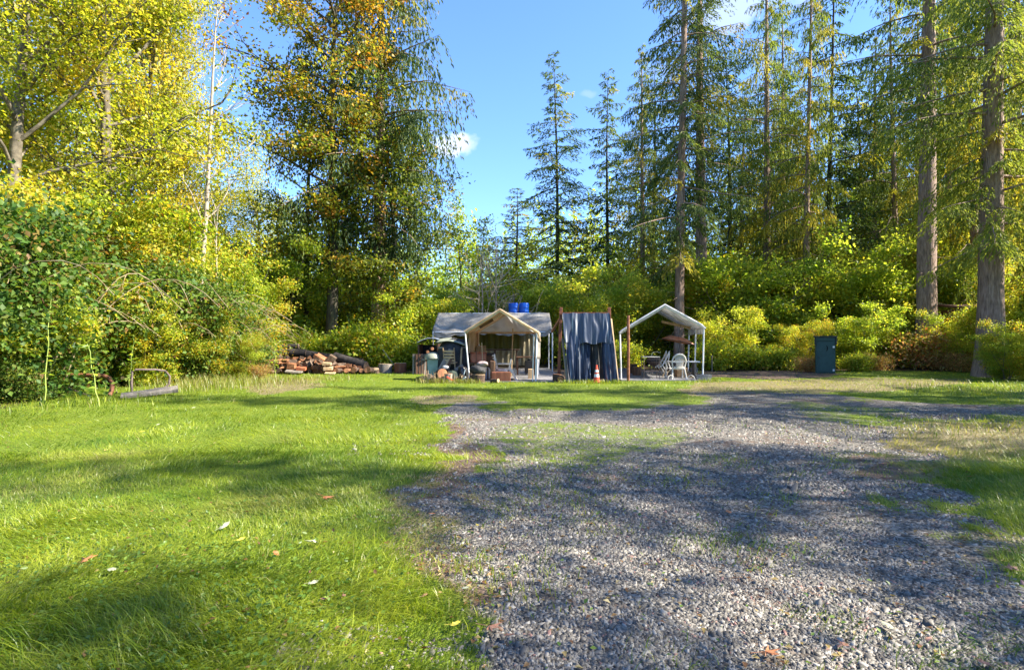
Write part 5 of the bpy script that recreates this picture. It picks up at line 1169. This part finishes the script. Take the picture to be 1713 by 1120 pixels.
# outhouse -----------------------------------------------------------------
t = thing('outhouse', 'narrow dark teal outhouse with a crescent moon cut in its door', 'outhouse', at(1381, 24.2), R(-25), sc=(.88, .9, 1))
MB().box((0, .40, .76), (.84, .76, 1.52), bev=.006).build('cabin', teal, t)
MB().box((0, .36, 1.555), (.98, .98, .06), bev=.01).build('roof', teal_dark, t)
for s in (-1, 1): MB().box((s * .445, -.02, 1.37), (.06, .10, .32), bev=.006).build('side_trim', teal_dark, t)
MB().box((0, -.03, 1.45), (.80, .04, .13), bev=.005).build('header_board', teal, t)
d = MB().box((0, -.006, 0), (.74, .035, 1.30), bev=.006).build('door', teal, t, loc=(.01, -.005, .70))
n = 18; o1 = [(.105 * math.sin(a), .13 * math.cos(a)) for a in [math.pi * k / n for k in range(n + 1)]]; i1 = [(.05 * math.sin(a), .13 * math.cos(a)) for a in [math.pi * k / n for k in range(n + 1)]]
V = [(x, -.028, z) for x, z in o1] + [(x, -.028, z) for x, z in i1] + [(x, -.020, z) for x, z in o1] + [(x, -.020, z) for x, z in i1]; m_ = n + 1
MB().add(V, [(k, k + 1, m_ + k + 1, m_ + k) for k in range(n)] + [(k, 2 * m_ + k, 2 * m_ + k + 1, k + 1) for k in range(n)]).build('crescent', mat('black_hollow', [(.003, .003, .003), (.004, .004, .004)], 3, .9, 0), d, loc=(-.01, 0, .36))
for z in (.42, -.56): MB().box((.33, -.03, z), (.085, .02, .085), bev=.006).build('hinge', galv, d)
MB().tube([(-.30, -.03, .02), (-.30, -.06, .02), (-.30, -.06, -.10), (-.30, -.03, -.10)], .012, 6).build('handle', iron, d, True)
# shed between the big trunks
t = thing('shed', 'rust brown board shed glimpsed between the two massive right trunks', 'shed', at(1632, 27.6), -.1)
for k in range(7): MB().box((-.62 + k * .20, 0, 1.5), (.19, .03, 3.0), bev=.004).build('wall_board', wood_red, t)
MB().box((0, .8, 1.45), (1.3, 1.5, 2.9)).build('wall', wood_red, t); MB().box((0, .7, 3.08), (1.7, 2.1, .10), (.1, 0, 0)).build('roof', wood_brown, t)
# small timber stub on the left trunk side etc.: broom-like stakes at far right canopy
wpost('garden_stake', 'small pale stake in the shade right of the white canopy', 'stake', 1191, 25.5, 594, None, .05, wood_grey)

# rusty tube racks left ----------------------------------------------------
t = thing('tube_rack', 'curved orange rusty tube rail half buried in brambles', 'rail', at(150, 15.3))
def L2(px, Y, py): return at(px, Y, py) - t.location
MB().tube([L2(68, 15.6, 626), L2(86, 15.5, 626), L2(97, 15.4, 630), L2(104, 15.35, 637)], .04, 8).build('left_arm', rust, t, True)
MB().tube([L2(104, 15.3, 630), L2(118, 15.3, 627.5), L2(150, 15.2, 627.5), L2(172, 15.1, 628), L2(183, 15.0, 632), L2(188, 14.9, 641), L2(187, 14.8, 652), L2(183, 14.7, 661)], .055, 10).build('curved_rail', rust, t, True)
MB().tube([L2(98, 15.3, 640), L2(130, 15, 655), L2(165, 14.8, 667)], .02, 6).build('cross_tube', rust_grey, t, True)
t = thing('tube_loop', 'dark brown steel tube loop standing over a grey plank', 'rail', at(250, 15.6))
MB().tube([L2(221, 15.2, 660), L2(220, 15.2, 640), L2(221, 15.3, 622), L2(227, 15.3, 618), L2(260, 15.6, 618), L2(276, 15.8, 620), L2(284, 15.9, 629), L2(283, 15.9, 642), L2(274, 15.8, 649), L2(258, 15.7, 650)], .03, 8).build('loop', rust_grey, t, True)
MB().tube([L2(196, 15.2, 655), L2(186, 15.2, 664)], .02, 6).build('spur', rust_grey, t, True)
o = MB().box((0, 0, 0), (1.25, .32, .09), (0, 0, 0), bev=.01, jit=.01).build('plank', wood_grey, None); o.location = at(251, 14.6, 660); o.location.z = .10; o.rotation_euler = (.25, -.10, .55); tag(o, 'weathered grey plank lying in front of the dark tube loop', 'plank')
# tall green shoots
for px, Y, py, lean_, lab in ((166, 12.2, 575, -.03, 'tall yellow green shoot rising from the lawn before the rusty rail'), (214, 14.9, 560, .02, 'thin green shoot beside the dark tube loop'), (460, 21.5, 566, .0, 'thin yellow shoot in front of the woodpile'), (74, 12.5, 470, .02, 'pale climbing cane against the leftmost brambles')):
    t = thing('tall_shoot', lab, 'plant', at(px, Y)); H_ = at(px, Y, py).z
    P = [(lean_ * k + .02 * math.sin(k * 2.1), 0, H_ * k / 8) for k in range(9)]
    MB().tube(P, [.014 - .001 * k for k in range(9)], 6).build('stem', mat('green_stem', [(.18, .24, .04), (.28, .34, .07), (.34, .4, .1)], 5, .5, .1) if px == 166 else bpy.data.materials['green_stem'], t, True)
    rg = np.random.default_rng(px); n = 26; z = rg.uniform(.25, 1, n) * H_; Pp = np.stack([z / H_ * lean_ * 8 + rg.normal(0, .03, n), rg.normal(0, .03, n), z], 1)
    D_ = np.stack([rg.normal(0, 1, n), rg.normal(0, 1, n), np.full(n, .1)], 1); V, T_ = leaves(rg, Pp, D_, .13, wid=.6, spread=.2)
    link('leaves_on_stem', mesh_np('shoot_leaves', V, T_, L_vine, attrs={'v': np.repeat(rg.random(n), 4), 'a': np.zeros(n * 4)}), t, kind='stuff')

# woodpile -------------------------------------------------------------------
for i, (a_, b_, r_, lab) in enumerate((((418, 25.2, 589), (512, 25.6, 590), .17, 'long charred log lying along the back left of the woodpile'), ((500, 25.8, 592), (606, 25.4, 608), .24, 'thickest charred log lying along the back of the woodpile'),
                                  ((416, 24.6, 600), (462, 24.7, 599), .14, 'short greyish log at the left end of the woodpile'), ((560, 25.0, 596), (612, 24.6, 612), .2, 'charred log sloping down at the right of the woodpile'), ((470, 25.9, 581), (500, 25.9, 579), .13, 'dark log end on top of the charred logs'))):
    p, q = at(*a_[:2], a_[2]), at(*b_[:2], b_[2]); d_ = q - p
    o = log('log', lab, 'log', p, r_, d_.length, d_.to_track_quat('Z', 'Y').to_euler(), bk=log_dark, cut=log_brown)
    for c_ in o.children: pass
def split_mesh(seed):
    rg = random.Random(seed); k = rg.choice((3, 3, 4)); L_ = .40; r_ = .12; mb = MB()
    an = sorted(rg.uniform(0, .4) + i * 6.283 / k for i in range(k)); ring = [(math.cos(a) * r_ * rg.uniform(.75, 1.15), math.sin(a) * r_ * rg.uniform(.75, 1.15)) for a in an]
    mid = []
    for i in range(k):
        a, b = ring[i], ring[(i + 1) % k]; mid += [a, ((a[0] + b[0]) / 2 * (1.45 if i == 0 else 1.0), (a[1] + b[1]) / 2 * (1.45 if i == 0 else 1.0))]
    n = len(mid); V = [(x, y, -L_ / 2) for x, y in mid] + [(x * 1.05 + rg.uniform(-.008, .008), y, 0) for x, y in mid] + [(x, y, L_ / 2) for x, y in mid]
    F_ = [tuple(range(n - 1, -1, -1)), tuple(range(2 * n, 3 * n))] + [(j * n + i, j * n + (i + 1) % n, (j + 1) * n + (i + 1) % n, (j + 1) * n + i) for j in range(2) for i in range(n)]
    me = bpy.data.meshes.new('split_log'); me.from_pydata(V, [], F_); me.materials.append(wood_cut); me.materials.append(wood_bark)
    for f in me.polygons: f.material_index = 1 if (f.index >= 2 and (f.index - 2) % n in (0, 1)) else 0
    me.update(); return me
SM = [split_mesh(s) for s in range(7)]; rg = random.Random(42)
for s in (4, 5, 6): SM[s].materials[0] = log_brown
cnt = 0
def prof_h(px):                                                       # outline of the heap (metres)
    pts = [(418, .25), (440, .45), (470, .62), (500, .55), (525, .70), (545, .62), (560, .40), (600, .30), (625, .12)]
    for (a, ha), (b, hb) in zip(pts, pts[1:]):
        if a <= px <= b: return ha + (hb - ha) * (px - a) / (b - a)
    return .1
for row, (Y, zoff) in enumerate(((24.9, .0), (24.5, .0), (24.1, .0))):
    px = 424 + row * 3
    while px < 614:
        h = prof_h(px) * (1 - .22 * row); z = .08
        while z < h + .04:
            sc_ = rg.uniform(.75, 1.25); side = rg.random() < .35
            o = link('split_log', rg.choice(SM), None, at(px + rg.uniform(-3, 3), Y + rg.uniform(-.12, .12)) + Vector((0, 0, z)), (rg.uniform(1.3, 1.8) if not side else rg.uniform(-.3, .3), rg.uniform(0, 6.28) if not side else rg.uniform(1.3, 1.8), rg.uniform(-.5, .5)), sc=(sc_, sc_, rg.uniform(.8, 1.15)))
            kd = 'dull brown' if o.data in SM[4:] else 'orange brown'; zn = 'left end' if px < 450 else 'left part' if px < 482 else 'centre left' if px < 512 else 'centre' if px < 542 else 'centre right' if px < 575 else 'right tail'
            rw = ('back', 'middle', 'front')[row]; lv = 'at the bottom' if z < .2 else 'just above the bottom' if z < .34 else 'on top'
            tag(o, '%s split log %s, %s row, %s of woodpile' % (kd, lv, rw, zn), 'firewood', '%s split logs %s, %s row, %s of the woodpile' % (kd, lv, rw, zn)); cnt += 1
            z += .17 * sc_
        px += rg.uniform(6.5, 9)
# pieces one can single out
for px, py, Y, lx, lz, tilt, m_, lab in ((538, 597, 23.9, .42, .05, .55, wood_cut, 'bright orange split slab leaning at the top of the woodpile'), (547, 608, 23.7, .36, .09, .05, wood_tan, 'pale split block, upper of the two stacked at the middle of the woodpile'),
                                     (549, 616, 23.6, .36, .11, -.03, wood_tan, 'pale split block, lower of the two stacked at the middle of the woodpile'), (552, 624, 23.3, .42, .05, .0, wood_tan, 'flat pale board on the grass below the stacked split blocks'),
                                     (488, 612, 23.7, .30, .22, .1, wood_cut, 'bright square cut block near the left of the woodpile'), (504, 616, 23.6, .36, .12, .1, red_plastic, 'reddish cut slab right of the bright square block'), (492, 621, 23.3, .66, .05, .06, wood_grey, 'grey plank lying low in front of the woodpile'),
                                     (463, 602, 24.0, .95, .05, -.02, wood_cut, 'long flat cut slab topping the left woodpile'), (555, 600, 24.0, .3, .28, .6, log_brown, 'dull split chunk beside the leaning orange slab')):
    o = MB().box((0, 0, 0), (lx, .34, lz), bev=.008, jit=.012).build('cut_slab' if lz < .08 else 'split_block', m_, None); o.location = at(px, Y, py); o.location.z = max(o.location.z, lz / 2 + .02); o.rotation_euler = (.35 if lab.startswith('bright orange') else .1, tilt, .15); tag(o, lab, 'firewood')
for i, (px, py, r_, lab) in enumerate(((576, 616, .10, 'small orange log end facing the lawn, right part of the woodpile'), (566, 614, .11, 'orange brown log end left of the smaller one'), (595, 613, .13, 'round log end near the right tail of the woodpile'), (600, 619, .10, 'log end at the very foot of the right tail'), (561, 602, .07, 'small log end poking up at the middle right of the pile'), (611, 619, .11, 'dark log end next to the stumps'), (619, 619, .13, 'cracked log end leaning on the grey stump'))):
    log('log', lab, 'log', at(px, 23.7) + Vector((0, .3, r_)), r_, .4, (1.45, 0, rg.uniform(-.5, .5)), cut=wood_cut)
log('stump', 'wide grey stump right of the woodpile', 'stump', at(644, 24.6), .30, .38, (0, .03, 0), bk=wood_grey, cut=wood_tan)
log('stump', 'orange brown stump right of the grey one', 'stump', at(670, 24.5), .27, .42, (0, -.02, 0), bk=wood_red, cut=wood_tan)
log('log_round', 'low cracked round left of the grey stump', 'log', at(628, 24.2), .17, .2, (.3, 0, 0), bk=log_brown, cut=wood_tan)
o = MB().tube([(0, 0, 0), (-.25, .1, 1.0)], [.02, .018], 6).build('handle_stick', bark_dead, None, True); o.location = at(661, 25.8, 598); o.location.z = .2; o.rotation_euler = (0, -.4, 0); tag(o, 'pale stick leaning in the shrub behind the stumps', 'stick')

# more pieces of the clutter ------------------------------------------------
for i, (px, Y, r_, l, rot, lab) in enumerate(((765, 19.3, .09, .34, (1.3, .2, .7), 'small dark log wedged between bag and grey round'), (782, 19.1, .08, .4, (1.5, 0, 1.2), 'thin log lying before the left leg of the tan canopy'),
                                        (727, 19.2, .10, .3, (1.2, 0, -.6), 'log end peeking under the widest leaning board'), (822, 19.0, .07, .3, (1.5, 0, .9), 'small log lying before the wood block'))):
    log('log', lab, 'log', at(px, Y) + Vector((0, 0, r_)), r_, l, rot, bk=wood_bark, cut=wood_tan)
for i, (px, Y, H_, tilt, lab) in enumerate(((769, 20.0, 1.15, .06, 'upright tan slat rising from the black tarp bundle'), (776, 20.1, .95, -.12, 'dark slat leaning on the black tarp bundle'), (745, 19.9, .9, .28, 'short board crossing behind the ladder back chair'))):
    o = MB().box((0, 0, H_ / 2), (.06, .025, H_), bev=.004).build('upright_board', (wood_tan, wood_brown, wood_grey)[i], None); o.location = at(px, Y); o.rotation_euler = (-.05, tilt, .1); tag(o, lab, 'board')
